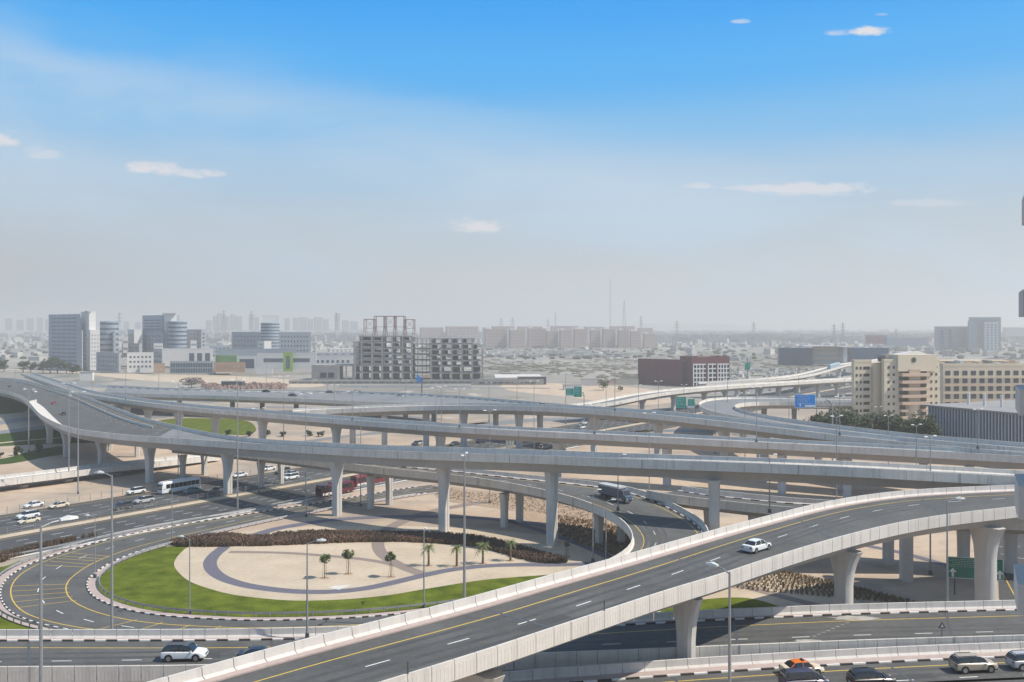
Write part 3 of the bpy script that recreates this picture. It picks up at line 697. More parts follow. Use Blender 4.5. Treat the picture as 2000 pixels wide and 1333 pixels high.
dV2 = viaduct('viaduct', 'second long grey viaduct, running just behind the nearest one', vV2, depth=3.6)
vV3 = Ribbon([(575,803.5,14.5),(620,800,14.8),(700,797,15.5),(800,793.5,16),(900,792,16.5),(1000,793,17),(1100,796.5,17.3),(1200,802.5,17.7),(1300,811,17.8),(1400,822,17.5),(1500,833.5,16.8),(1625,849,15.8),(1750,862,15.0),(1950,880,14.4)], width=11, step=6.0, ext=(0,60))
dV3 = viaduct('viaduct', 'third long viaduct, arching above the distant signs in the middle', vV3, depth=3.4)
vV4 = Ribbon([(200,766,11),(300,770,11),(400,772.5,11),(500,775.5,11),(600,779,11),(700,784,11.3),(850,789,12.2),(1000,793.5,14),(1160,800.5,15.5)],
             [(210,753,11),(300,757,11),(400,760,11),(500,762,11),(600,763,11),(700,764.5,11.3),(850,770,12.2),(1000,781,14),(1160,794.5,15.5)], step=8.0)
dV4 = viaduct('viaduct', 'broad low deck of several carriageways furthest back on the left', vV4, depth=3.2, kerb_far=(3.0,), yellow=((14,'n'),))
vH = Ribbon([(1750,777,12),(1665,777,12),(1560,775.5,12),(1480,774.5,12),(1412,775.5,12),(1378,780,12.2),(1364,787,12.5),(1372,796,13),(1400,806,13.5),(1500,823,15),(1625,839.5,15),(1750,853.5,15),(1950,871,15)],
            [(1750,786,12),(1665,786,12),(1560,785,12),(1500,784.5,12),(1462,785.5,12),(1440,789,12.2),(1434,793,12.5),(1444,799,13),(1470,806,13.5),(1540,817.5,15),(1660,833,15),(1780,847,15),(1970,862.5,15)], step=6.0, ext=(0,60))
dH = viaduct('overpass', 'pale hairpin ramp looping in front of the blue road sign', vH, depth=3.4)
vG = Ribbon([(1125,794,8.0),(1165,790,8.5),(1200,786,9),(1275,770,10.5),(1355,760,11.5),(1450,752.5,12),(1560,746,12),(1665,740,12),(1800,733,12)], width=11, step=8.0, ext=(0,60))
dG = viaduct('overpass', 'straight pale ramp climbing right towards the red building', vG, depth=3.2)
vT = Ribbon([(1380,748,10),(1480,742,11),(1560,735,12),(1600,727.5,12),(1632,718.5,12),(1664,710.5,12),(1720,703,12)], width=9, step=12.0, ext=(0,200))
dT = viaduct('railway_viaduct', 'distant metro viaduct curving in front of the dark station hall', vT, depth=3.0)
vK = Ribbon([(-130,955,3.4),(0,938,3.5),(70,929.5,3.5),(140,921,3.5),(210,912,3.4),(300,903,3.0),(430,889,2.2)], width=8.5, step=4.0, sm=2, ext=(90,0))
dK = viaduct('overpass', 'low pale bridge at the left edge, in front of the lawns', vK, depth=2.6, near_m=CONC_L, far_m=CONC_L)

def pier_at(parent, rb, px, py=None, Y=None, off=None, wb=2.0, wt=4.4, th=1.9, depth=3.6, flare=5.5, zb=0.0, name='pier'):
    p = P(px, py) if py else Q(px, Y)
    t = rb.find(p); d = rb.tang(t); z = rb.at(t,0).z - depth + .05
    if off is not None: q = rb.at(t, off); p = Vector((q.x, q.y, 0))
    return pier(parent, (p.x, p.y), z, wb, wt, th, math.atan2(d.x, -d.y), flare, zb)
for px, py in ((97,866),(130,893),(199,916),(292,943),(445,965),(658,1007),(867,1038),(1078,1066),(1395,1103),(1770,1135)):
    pier_at(dV1, vV1, px, py, wb=2.15, wt=4.3, depth=3.7)
for px, py in ((215,880),(268,893),(357,933),(399,928),(510,952),(549,945),(724,994),(760,986),(985,1031),(1015,1020),(1170,1063),(1213,1060)):
    pier_at(dE if px > 340 else dV1, vE if px > 340 else vV1, px, py, wb=1.5, wt=2.6, th=1.4, depth=3.0 if px > 340 else 3.7, flare=4.5)
for px in (196,243,287,348,417,510,653,858,1075,1300,1529,1800): 
    t = vV2.find(Q(px, F*(CAMH-14.3)/max(1,(780 if px<300 else 840)-HY))) if False else None
def piers_along(parent, rb, pxs, depth, **kw):
    for px in pxs:
        k = min(range(rb.n*4+1), key=lambda i: abs(CX + rb.at(i/4,4).x/rb.at(i/4,4).y*F - px))/4
        W = (rb.Fr[int(min(k,rb.n))]-rb.N[int(min(k,rb.n))]).xy.length
        q = rb.at(k, W/2); pier_at(parent, rb, px, Y=q.y, off=W/2, depth=depth, **kw) if False else None
        d = rb.tang(k)
        pier(parent, (q.x, q.y), rb.at(k,0).z - depth + .05, kw.get('wb',2.2), kw.get('wt',4.6), kw.get('th',2.0), math.atan2(d.x, -d.y), kw.get('flare',5.0), 0)
piers_along(dV2, vV2, (178,205,243,287,346,417,510,653,858,1085,1300,1529,1650,1888), 3.6)
piers_along(dV3, vV3, (690,752,835,905,1011,1158,1282,1413,1487,1640,1800), 3.4, wt=5.2)
piers_along(dV4, vV4, (240,345,448,500,560,640,760,820,960,1050), 3.2, wb=1.8, wt=3.2, flare=3.5)
piers_along(dH, vH, (1700,1620,1542,1480,1420,1390,1455,1560,1700), 3.4, wb=2.2, wt=6.0, flare=4.0)
piers_along(dG, vG, (1200,1260,1320,1380,1420,1455,1490,1525,1560,1600,1640), 3.2, wb=2.2, wt=5.0, flare=3.0)
piers_along(dT, vT, (1440,1480,1520,1560,1600,1640), 3.0, wb=2, wt=5, flare=3.0)
piers_along(dF, vF, (1380,1470,1560,1650,1740,1880,1980), 3.0, wb=1.8, wt=3, flare=4)
piers_along(dK, vK, (-60,42,130,230,330), 2.6, wb=2.6, wt=6, flare=2.0)
pier_at(dC, vC, 937, Y=84, wb=2.3, wt=5.4, th=2.2, depth=3.3, flare=5)
pier_at(dC, vC, 1340, Y=107, wb=2.1, wt=4.2, th=1.5, depth=3.3, flare=5)
pier_at(dC, vC, 1648, Y=130, wb=2.3, wt=5.2, th=2.0, depth=3.3, flare=5)
pier_at(dC, vC, 1925, Y=146, wb=3.0, wt=6.2, th=2.4, depth=3.3, flare=5)
for t in (6, 16, 26, 36, 46, 56, 66):
    for rb, dd, dep in ((vA, dA, 3.4), (vB, dB, 3.2)):
        if t < rb.n:
            q = rb.at(t, 6.5)
            if 900 < CX + q.x/q.y*F < 1010: continue
            pier(dd, (q.x, q.y), q.z-dep+.05, 2.4, 4.0, 1.8, math.pi/2, 2.5)

# guard rails: posts and beam
def guard_rail(name, label, pts, h=.75, step=3.0, beam=.32, world=False, z=0.0, post_m=STEEL, beam_m=STEEL, off=0.0):
    p = [q if world else P(*q) for q in pts]
    d, L = resample(cat_rom(p, 12), 240); f, L = line_of(d)
    e = thing(name, label, 'guard rail', (d[120].x, d[120].y, z)); o = Vector(e.location)
    mb = MB(); k = int(L/1.5)
    secs = []
    for i in range(k+1):
        q, nr = f(L*i/k); q = q + nr*off - Vector((o.x,o.y,0))
        secs.append([q+Vector((0,0,h-beam)), q+nr*.09+Vector((0,0,h-beam*.75)), q+nr*.02+Vector((0,0,h-beam*.5)), q+nr*.09+Vector((0,0,h-beam*.25)), q+Vector((0,0,h)), q-nr*.05+Vector((0,0,h)), q-nr*.05+Vector((0,0,h-beam))])
    mb.loft(secs); mb.build('beam', beam_m, e)
    pm = MB(); pm.box(-.07,-.07,0,.07,.07,h-.04); me = pm.mesh('post', post_m)
    s_ = 0.0; c = 0
    while s_ < L and c < 290:
        q, nr = f(s_); ob = link('post', me, e); ob.location = q + nr*(off-.10) - Vector((o.x,o.y,0)); s_ += step; c += 1
    return e
def offset_poly(poly, off, i0, i1):
    f, L = line_of(poly); return [f(L*(i0+(i1-i0)*k/60))[0] + f(L*(i0+(i1-i0)*k/60))[1]*off for k in range(61)]
guard_rail('guard_rail', 'steel guard rail curving round the green lawn inside the loop', offset_poly(LI, 2.0, .06, .97), world=True, z=.1, step=2.2)
guard_rail('guard_rail', 'steel guard rail on the outer side of the loop beside the highway', offset_poly(LO, -1.6, .12, .80), world=True, z=.1, step=2.2)
guard_rail('guard_rail', 'steel guard rail between the highway and its slip road', [HW(s_, 13.6) for s_ in range(-10, 190, 12)], world=True, z=.1)
# fence on the median: posts and wires
def median_fence():
    e = thing('mesh_fence', 'thin wire mesh fence with upright posts along the highway median', 'fence', HW(60,-8.2))
    o = Vector(e.location)
    pm = MB(); pm.box(-.05,-.05,0,.05,.05,1.7); me = pm.mesh('post', STEEL)
    for i in range(-60, 230, 3):
        ob = link('post', me, e); ob.location = HW(i, -8.1) - o
    mb = MB()
    for h in (.35,.9,1.35,1.68):
        for i in range(-60, 229, 12): mb.bar(HW(i,-8.1,h)-o, HW(i+12,-8.1,h)-o, .018)
    mb.build('wire', STEEL, e)
    e2 = thing('mesh_fence', 'wire fence with short posts on the sandy far side of the highway', 'fence', HW(60,-31.5)); o2 = Vector(e2.location)
    for i in range(-70, 110, 3):
        ob = link('post', me, e2); ob.location = HW(i, -31.4) - o2
    mb = MB()
    for h in (.5,1.1,1.66):
        for i in range(-70, 108, 12): mb.bar(HW(i,-31.4,h)-o2, HW(i+12,-31.4,h)-o2, .018)
    mb.build('wire', STEEL, e2)
median_fence()

# embankment under the start of the nearest viaduct
mb = MB(); secs = []
for i in range(0, 26):
    t = vV1.n*i/100.0
    if (vV1.at(t,0).x/vV1.at(t,0).y*F+CX) > 48: break
    a = vV1.at(t,1.2,'n',-1.8); b = vV1.at(t,1.2,'f',-1.8); d = (b-a); d.z = 0; d.normalize()
    secs.append([Vector((a.x-d.x*22, a.y-d.y*22, 0.02)), a, b, Vector((b.x+d.x*16, b.y+d.y*16, 0.02))])
mb.loft(secs); mb.build('embankment', GRASS_D, None, kind='structure')

# lanes, gore areas and markings on the wide left deck
st_ = vV1.L/vV1.n
def px_t(rb, px, side='n'):
    f_ = lambda t: CX + rb.at(t,0,side).x/rb.at(t,0,side).y*F
    return min((j/4 for j in range(rb.n*4)), key=lambda t: abs(f_(t)-px))
o_ = Vector(dV1.location)
def on_deck(mb, name, m):
    mb.v = [tuple(Vector(v)-o_) for v in mb.v]; mb.build(name, m, dV1)
t0, t1 = 0, px_t(vV1, 300)
mb = MB(); vV1.strip(mb, t0, t1, 2.2, 'n', 1.6, 'f', -1.092); on_deck(mb, 'lane_surface', ASPH)
mb = MB(); k = int(t1-t0)
for i in range(k):
    if i % 2: continue
    for off in (4.2, 7.9, 11.6, 15.3):
        q0 = vV1.at(t0+i, off,'f').xy; W = (vV1.at(t0+i,0,'f')-vV1.at(t0+i,0)).xy.length
        if off < W-4: vV1.strip(mb, t0+i, t0+i+.5, off-.09, 'f', off+.09, 'f', -1.082)
on_deck(mb, 'lane_dash_row', WHITE)
mb = MB(); vV1.strip(mb, t0, t1, 2.2, 'f', 2.4, 'f', -1.082); on_deck(mb, 'edge_line', YELL)
def deck_sheet(name, pts, z, m, parent):
    p = [P(a, b, z) for a, b in pts]; tr = tessellate_polygon([p]); q = MB(); q.add([v-o_ for v in p], [tuple(t) for t in tr]); return q.build(name, m, parent)
# concrete gore beside the near parapet and its low wall
g = MB(); a, b = px_t(vV1, 56), px_t(vV1, 150); k = 14
for i in range(k):
    u0, u1 = i/k, (i+1)/k; w0 = 9.5*math.sin(math.pi*min(1,(1-u0)*.62)) ; w1 = 9.5*math.sin(math.pi*min(1,(1-u1)*.62))
    ta, tb = a+(b-a)*u0, a+(b-a)*u1
    g.add([vV1.at(ta,.6,'n',-.95), vV1.at(tb,.6,'n',-.95), vV1.at(tb,max(.7,w1),'n',-.95), vV1.at(ta,max(.7,w0),'n',-.95)], [(0,1,2,3)])
on_deck(g, 'gore_slab', CONC)
g = MB(); g.loft([[vV1.at(a,.6,'n',-1.0), vV1.at(a,.6,'n',.25), vV1.at(a,9.6,'n',.25), vV1.at(a,9.6,'n',-1.0)],[vV1.at(a+.25,.6,'n',-1.0), vV1.at(a+.25,.6,'n',.25), vV1.at(a+.25,9.6,'n',.25), vV1.at(a+.25,9.6,'n',-1.0)]])
on_deck(g, 'end_wall', CONC_L)
g = MB(); a, b = px_t(vV1, -40), px_t(vV1, 250)
g.loft([[vV1.at(a+(b-a)*i/30, 9.2,'f',-1.08), vV1.at(a+(b-a)*i/30, 9.25,'f',-.3), vV1.at(a+(b-a)*i/30, 9.55,'f',-.3), vV1.at(a+(b-a)*i/30, 9.6,'f',-1.08)] for i in range(31)]); on_deck(g, 'median_barrier', CONC)
# pale dust spilled on the bottom flyover
oA = Vector(dA.location)
for (x0, y0, rx) in ((1670,1208,3.4),(1576,1252,1.9)):
    c = P(x0, y0, 6.5); t = vA.find(c); rnd_ = random.Random(x0); ring = []
    for j in range(22):
        a = 2*math.pi*j/22; rr_ = rnd_.uniform(.7,1.15); v = c + Vector((math.cos(a)*rx*rr_, math.sin(a)*rx*.30*rr_, 0)); v.z = vA.at(vA.find(v), 3, 'n', -1.086).z; ring.append(v-oA)
    q = MB(); q.add(ring, [tuple(range(22))]); q.build('dust_patch', mat('dust', (.36,.34,.31), .95, .25, .8), dA)
q = MB()
for j in range(8):
    c = P(1590+j*9.2, 1243-j*3.7, 6.5); z_ = vA.at(vA.find(c),3,'n',-1.086).z
    q.add([c-oA+Vector((-.28,-.12,z_-c.z)), c-oA+Vector((.2,-.05,z_-c.z)), c-oA+Vector((.34,.16,z_-c.z)), c-oA+Vector((-.15,.08,z_-c.z))], [(0,1,2,3)])
q.build('dust_trail', mat('dust', (.36,.34,.31), .95, .25, .8), dA)
# manhole tile in the sand court
sheet('paving_tile', [(640,1149),(655,1145),(688,1143),(676,1148),(662,1153)], .07, CONC_L, smooth=False)

# patched asphalt on the nearer decks and roads
rnd = random.Random(33)
def patch_on(rb, parent, t, off, ln, wd, side='n', dz=-1.0925):
    q = MB(); st = rb.L/rb.n; rb.strip(q, t, t+ln/st, off, side, off+wd, side, dz)
    o = Vector(parent.location); q.v = [tuple(Vector(v)-o) for v in q.v]; q.build('asphalt_patch', PATCH, parent)
for t, off, ln, wd in ((30,2.0,5,1.6),(58,6.0,8,1.4),(12,5.5,4,2.0),(70,3.0,6,1.2)): patch_on(vA, dA, t, off, ln, wd)
for t, off, ln, wd in ((26,3.2,6,1.5),(41,6.5,4,1.8),(62,3.4,9,1.1)): patch_on(vC, dC, t, off, ln, wd)
for t, off, ln, wd in ((20,4.5,5,1.6),(34,8.5,6,1.3)): patch_on(vB, dB, t, off, ln, wd)
for i, (s_, o_, ln, wd) in enumerate(((-60,1,9,2.4),(10,6,7,2.0),(60,-18,12,2.4),(-20,-22,10,2.2),(110,3,14,2.6))):
    q = MB(); q.add([HW(s_,o_,.056), HW(s_+ln,o_,.056), HW(s_+ln,o_+wd,.056), HW(s_,o_+wd,.056)], [(0,1,2,3)]); q.build('asphalt_patch', PATCH, hw1 if o_ > -5 else hw2)
# ------------------------------------------------------------------ haze: one closed box of even air
HAZE_D = 0.00030
mb = MB(); mb.box(-15600, -900, -1.0, 15600, 15600, 182)
hm = bpy.data.materials.new('haze_air'); hm.use_nodes = True; ht = hm.node_tree; ht.nodes.clear()
ho = N(ht, 'ShaderNodeOutputMaterial'); hv = N(ht, 'ShaderNodeVolumePrincipled')
hv.inputs['Color'].default_value = (0.87, 0.855, 0.83, 1); hv.inputs['Density'].default_value = HAZE_D
hv.inputs['Anisotropy'].default_value = 0.2
ht.links.new(hv.outputs[0], ho.inputs['Volume'])
mb.build('haze', hm, None, kind='stuff')

# ------------------------------------------------------------------ buildings
def block_dims(Y, xl, xc, xr, t):
    """near corner at pixel column xc, right face running to xr, left face to xl, both seen at rotation t"""
    C = Q(xc, Y); a = Vector((math.cos(t), math.sin(t), 0)); b = Vector((-math.sin(t), math.cos(t), 0))
    def L(d, px):
        k = (px-CX)/F; den = d.x - k*d.y
        v = (k*C.y - C.x)/den if abs(den) > 1e-6 else 1.0
        return max(v, 1.0)
    return C, L(a, xr), L(b, xl)
WIN_CACHE = {}
def win_mesh(w_, h_, m, name='window', proud=.12):
    k = (name, round(w_,2), round(h_,2), m.name)
    if k not in WIN_CACHE:
        q = MB(); q.box(-w_/2, -proud, -h_/2, w_/2, .1, h_/2); WIN_CACHE[k] = q.mesh(name, m)
    return WIN_CACHE[k]
def windows(e, org, d, length, z0, z1, rows, cols, m, fw=.5, fh=.5, x_in=.06, name='window', skip=None, proud=.12, out=None):
    """grid of separate windows on a wall starting at org and running along d; org is local to e"""
    a = length*x_in; cw = (length-2*a)/cols; ch = (z1-z0)/rows; me = win_mesh(cw*fw, ch*fh, m, name, proud)
    ang = math.atan2(d.y, d.x)
    for r_ in range(rows):
        for c_ in range(cols):
            if skip and skip(r_, c_): continue
            o = link(name, me, e); o.location = org + d*(a+cw*(c_+.5)) + Vector((0,0,z0+ch*(r_+.5))); o.rotation_euler = (0,0,ang)
def block(e, Y, xl, xc, xr, yt, yb, m, t=R(32), z0=None, winL=None, winR=None, wm=None, parapet=True, name='wall', roof=ROOFG):
    C, La, Lb = block_dims(Y, xl, xc, xr, t); o = Vector(e.location)
    Lb = min(Lb, 160); La = min(La, 220)
    zt = zat(yt, Y); zb = max(0.0, zat(yb, Y)) if z0 is None else z0
    M = Matrix.Translation(C - o) @ Matrix.Rotation(t, 4, 'Z')
    q = MB(); q.box(0,0,zb,La,Lb,zt,M); q.build(name, m, e)
    if parapet:
        q = MB(); th = min(.5, La*.1, Lb*.1); hh = min(1.2, (zt-zb)*.06)
        for bx in ((-.08,-.08,La+.08,th), (-.08,Lb-th,La+.08,Lb+.08), (-.08,th,th,Lb-th), (La-th,th,La+.08,Lb-th)):
            q.box(bx[0],bx[1],zt+.004,bx[2],bx[3],zt+hh,M)
        q.build('parapet', m, e)
    a = Vector((math.cos(t), math.sin(t), 0)); b = Vector((-math.sin(t), math.cos(t), 0))
    if winR: windows(e, C-o, a, La, zb+(zt-zb)*winR.get('b',.06), zt-(zt-zb)*winR.get('t',.06), winR['r'], winR['c'], winR.get('m', wm or GLASS), winR.get('fw',.5), winR.get('fh',.5), winR.get('x',.06), proud=winR.get('p',.12), skip=winR.get('skip'))
    if winL: windows(e, C-o+b*Lb, -b, Lb, zb+(zt-zb)*winL.get('b',.06), zt-(zt-zb)*winL.get('t',.06), winL['r'], winL['c'], winL.get('m', wm or GLASS), winL.get('fw',.5), winL.get('fh',.5), winL.get('x',.06), proud=winL.get('p',.12), skip=winL.get('skip'))
    return C, La, Lb, zb, zt
def drum(e, Y, px, wpx, yt, yb, rows, m, gm):
    o = Vector(e.location); c = Q(px, Y); r = wpx/2*Y/F; zt, zb = zat(yt, Y), max(0, zat(yb, Y)); q = MB()
    c = c + Vector((0, r, 0)) - o
    q.tube([c+Vector((0,0,zb)), c+Vector((0,0,zt))], r, 28); q.build('wall', m, e)
    h = (zt-zb)/rows
    for k in range(rows):
        q = MB(); q.tube([c+Vector((0,0,zb+h*(k+.35))), c+Vector((0,0,zb+h*(k+.75)))], r+.15, 28); q.build('window', gm, e)
BGL = mat('shaded_blue_glass', (.07,.105,.15), .25, .25, .08, spec=.7)
BGM = mat('window_grey_blue', (.055,.07,.085), .3, .2, .3)
PAN = mat('cladding_bluegrey', (.30,.35,.41), .5, .12, .06)

# hospital-like cluster on the left
e = thing('office_tower', 'tallest slab tower at the far left with bluish facade and white fin', 'building', Q(160,960))
block(e, 960, 95, 157, 159, 616, 724, PAN, R(52), winL=dict(r=13, c=5, fw=.86, fh=.30, m=BGL, t=.02, x=.10))
block(e, 955, 158, 174, 187, 611, 724, WB, R(40), winL=dict(r=9, c=1, fw=.30, fh=.35, t=.32, b=.04))
block(e, 952, 166, 171, 178, 607.5, 611, WG, R(40), parapet=False)
block(e, 945, 150, 160, 162, 648, 724, WG, R(52))
block(e, 948, 174, 176, 195, 647, 724, WB, R(30), winR=dict(r=9, c=3, fw=.5, fh=.4, m=mat('window_pale', (.38,.37,.35), .5, .05)))
drum(e, 985, 206, 34, 628, 700, 7, PAN, BGL)
block(e, 975, 200, 222, 226, 650, 700, WG, R(30), winL=dict(r=5, c=1, fw=.95, fh=.3, m=BGL, x=.01))
e = thing('clinic_building', 'white three storey block with rows of small windows below the tall slab tower', 'building', Q(248,900))
block(e, 905, 188, 232, 236, 692, 728, WG, R(48), winL=dict(r=3, c=8, fw=.35, fh=.4, b=.2))
block(e, 900, 231, 248, 300, 691, 728, WB, R(20), winR=dict(r=3, c=6, fw=.5, fh=.4, b=.18, m=BGM), winL=dict(r=1, c=1, fw=.3, fh=.95, m=BGL, x=.01))
for i in range(7):
    pass
e = thing('office_tower', 'second slab tower with a round glass drum, left of the middle distance', 'building', Q(318,1040))
block(e, 1045, 278, 317, 319, 618, 700, PAN, R(52), winL=dict(r=9, c=3, fw=.9, fh=.35, m=BGL, b=.3))
block(e, 1040, 318, 321, 345, 613, 700, WB, R(24))
block(e, 1035, 322, 324, 344, 611.5, 613.6, WG, R(24), parapet=False)
drum(e, 1030, 340, 36, 628, 702, 9, PAN, BGL)
block(e, 1035, 280, 318, 321, 650, 697, WG, R(50), winL=dict(r=5, c=5, fw=.35, fh=.35))
block(e, 1050, 249, 262, 277, 646, 700, WB, R(35), winL=dict(r=1, c=1, fw=.9, fh=.85, m=BGL))
block(e, 1050, 352, 393, 402, 646, 696, WG, R(40), winL=dict(r=5, c=5, fw=.35, fh=.3), winR=dict(r=6, c=1, fw=.4, fh=.4))
e = thing('clinic_building', 'low grey annex with two window rows between the two slab towers', 'building', Q(272,1000))
block(e, 1000, 238, 272, 277, 673, 700, WG, R(45), winL=dict(r=2, c=5, fw=.4, fh=.3))
e = thing('office_tower', 'third tower, domed glass drum between two symmetrical low wings', 'building', Q(525,1100))
block(e, 1108, 507, 513, 545, 618, 692, WB, R(12))
drum(e, 1090, 523, 36, 631, 692, 10, PAN, BGL)
block(e, 1100, 453, 511, 512, 651, 692, WG, R(46), winL=dict(r=4, c=8, fw=.35, fh=.35))
block(e, 1100, 541, 544, 607, 651, 692, WG, R(6), winR=dict(r=4, c=9, fw=.35, fh=.35))
block(e, 1080, 503, 516, 530, 668, 694, WB, R(35), winL=dict(r=3, c=1, fw=.4, fh=.35))
# shopping complex in front
e = thing('school_building', 'white block with three big blue window bays beside the low mall', 'building', Q(317,880))
block(e, 880, 316, 318, 415, 683, 716, WB, R(8), winR=dict(r=1, c=6, fw=.62, fh=.62, m=GLASSB, x=.02, skip=lambda r,c: c < 3), parapet=True)
block(e, 884, 300, 316, 317, 684, 720, WG, R(40), winL=dict(r=2, c=1, fw=.95, fh=.6, m=GLASSB, x=.0))
e = thing('glass_pavilion', 'long low blue glass pavilion with white mullions', 'building', Q(332,850))
block(e, 850, 330, 332, 416, 707, 730, WG, R(4), winR=dict(r=2, c=17, fw=.82, fh=.82, m=GLASSB, x=.01, b=.02, t=.08))
e = thing('brown_pavilion', 'low tan building left of the blue glass pavilion', 'building', Q(300,855))
block(e, 855, 274, 300, 322, 711, 729, BRICKC, R(20))
e = thing('brown_pavilion', 'low tan building right of the blue glass pavilion', 'building', Q(418,850))
block(e, 850, 416, 418, 479, 709, 728, BRICKC, R(10), winR=dict(r=1, c=14, fw=.3, fh=.6, m=mat('tan_slot', (.24,.15,.11), .8, .05)))
e = thing('shopping_mall', 'low white mall with green curved corner and lime green portal', 'building', Q(460,880))
block(e, 905, 415, 424, 580, 684, 722, WG, R(6))
block(e, 880, 421, 462, 465, 695, 722, GREENB, R(58), parapet=False)
block(e, 878, 461, 464, 500, 697, 724, WB, R(4), winR=dict(r=1, c=1, fw=.8, fh=.75, m=GLASSB, x=.0))
block(e, 875, 499, 502, 618, 692, 722, WB, R(3), winR=dict(r=1, c=2, fw=.85, fh=.40, m=GLASSB, b=.3, t=.1, x=.08))
block(e, 868, 551, 553, 572, 690, 726, LIME, R(4), winR=dict(r=1, c=1, fw=.45, fh=.80, m=GLASSB))
block(e, 862, 499, 501, 532, 719, 731, WB, R(4))
e = thing('warehouse', 'pale flat roofed hall behind the mall portal', 'building', Q(600,960))
block(e, 960, 598, 600, 690, 697, 716, WB, R(3), winR=dict(r=1, c=8, fw=.5, fh=.3, m=BGM))

for i, (Y_, a, b, c_, yt, yb, m_, lab) in enumerate(((1010,225,240,250,660,690,WB,'narrow white block behind the three storey clinic'),(930,296,300,318,672,690,WB,'small white block left of the school building'),(1000,405,408,452,676,692,WG,'low grey block between the second and third tower groups'),
    (990,584,588,612,700,712,WB,'small white depot right of the lime portal'),(1150,606,610,700,690,700,WG,'long low grey depot before the unfinished frame'),(1250,640,644,690,682,690,WB,'white flat hall in the haze left of the unfinished frame'),(1020,368,372,384,667,690,WB,'slim white stair block above the school roof'),(870,420,422,452,716,730,WB,'white kiosk block among the tan pavilions'))):
    e = thing('low_block', lab, 'building', Q(b, Y_)); block(e, Y_, a, b, c_, yt, yb, m_, R(18), winR=dict(r=2, c=5, fw=.5, fh=.35, m=BGM))
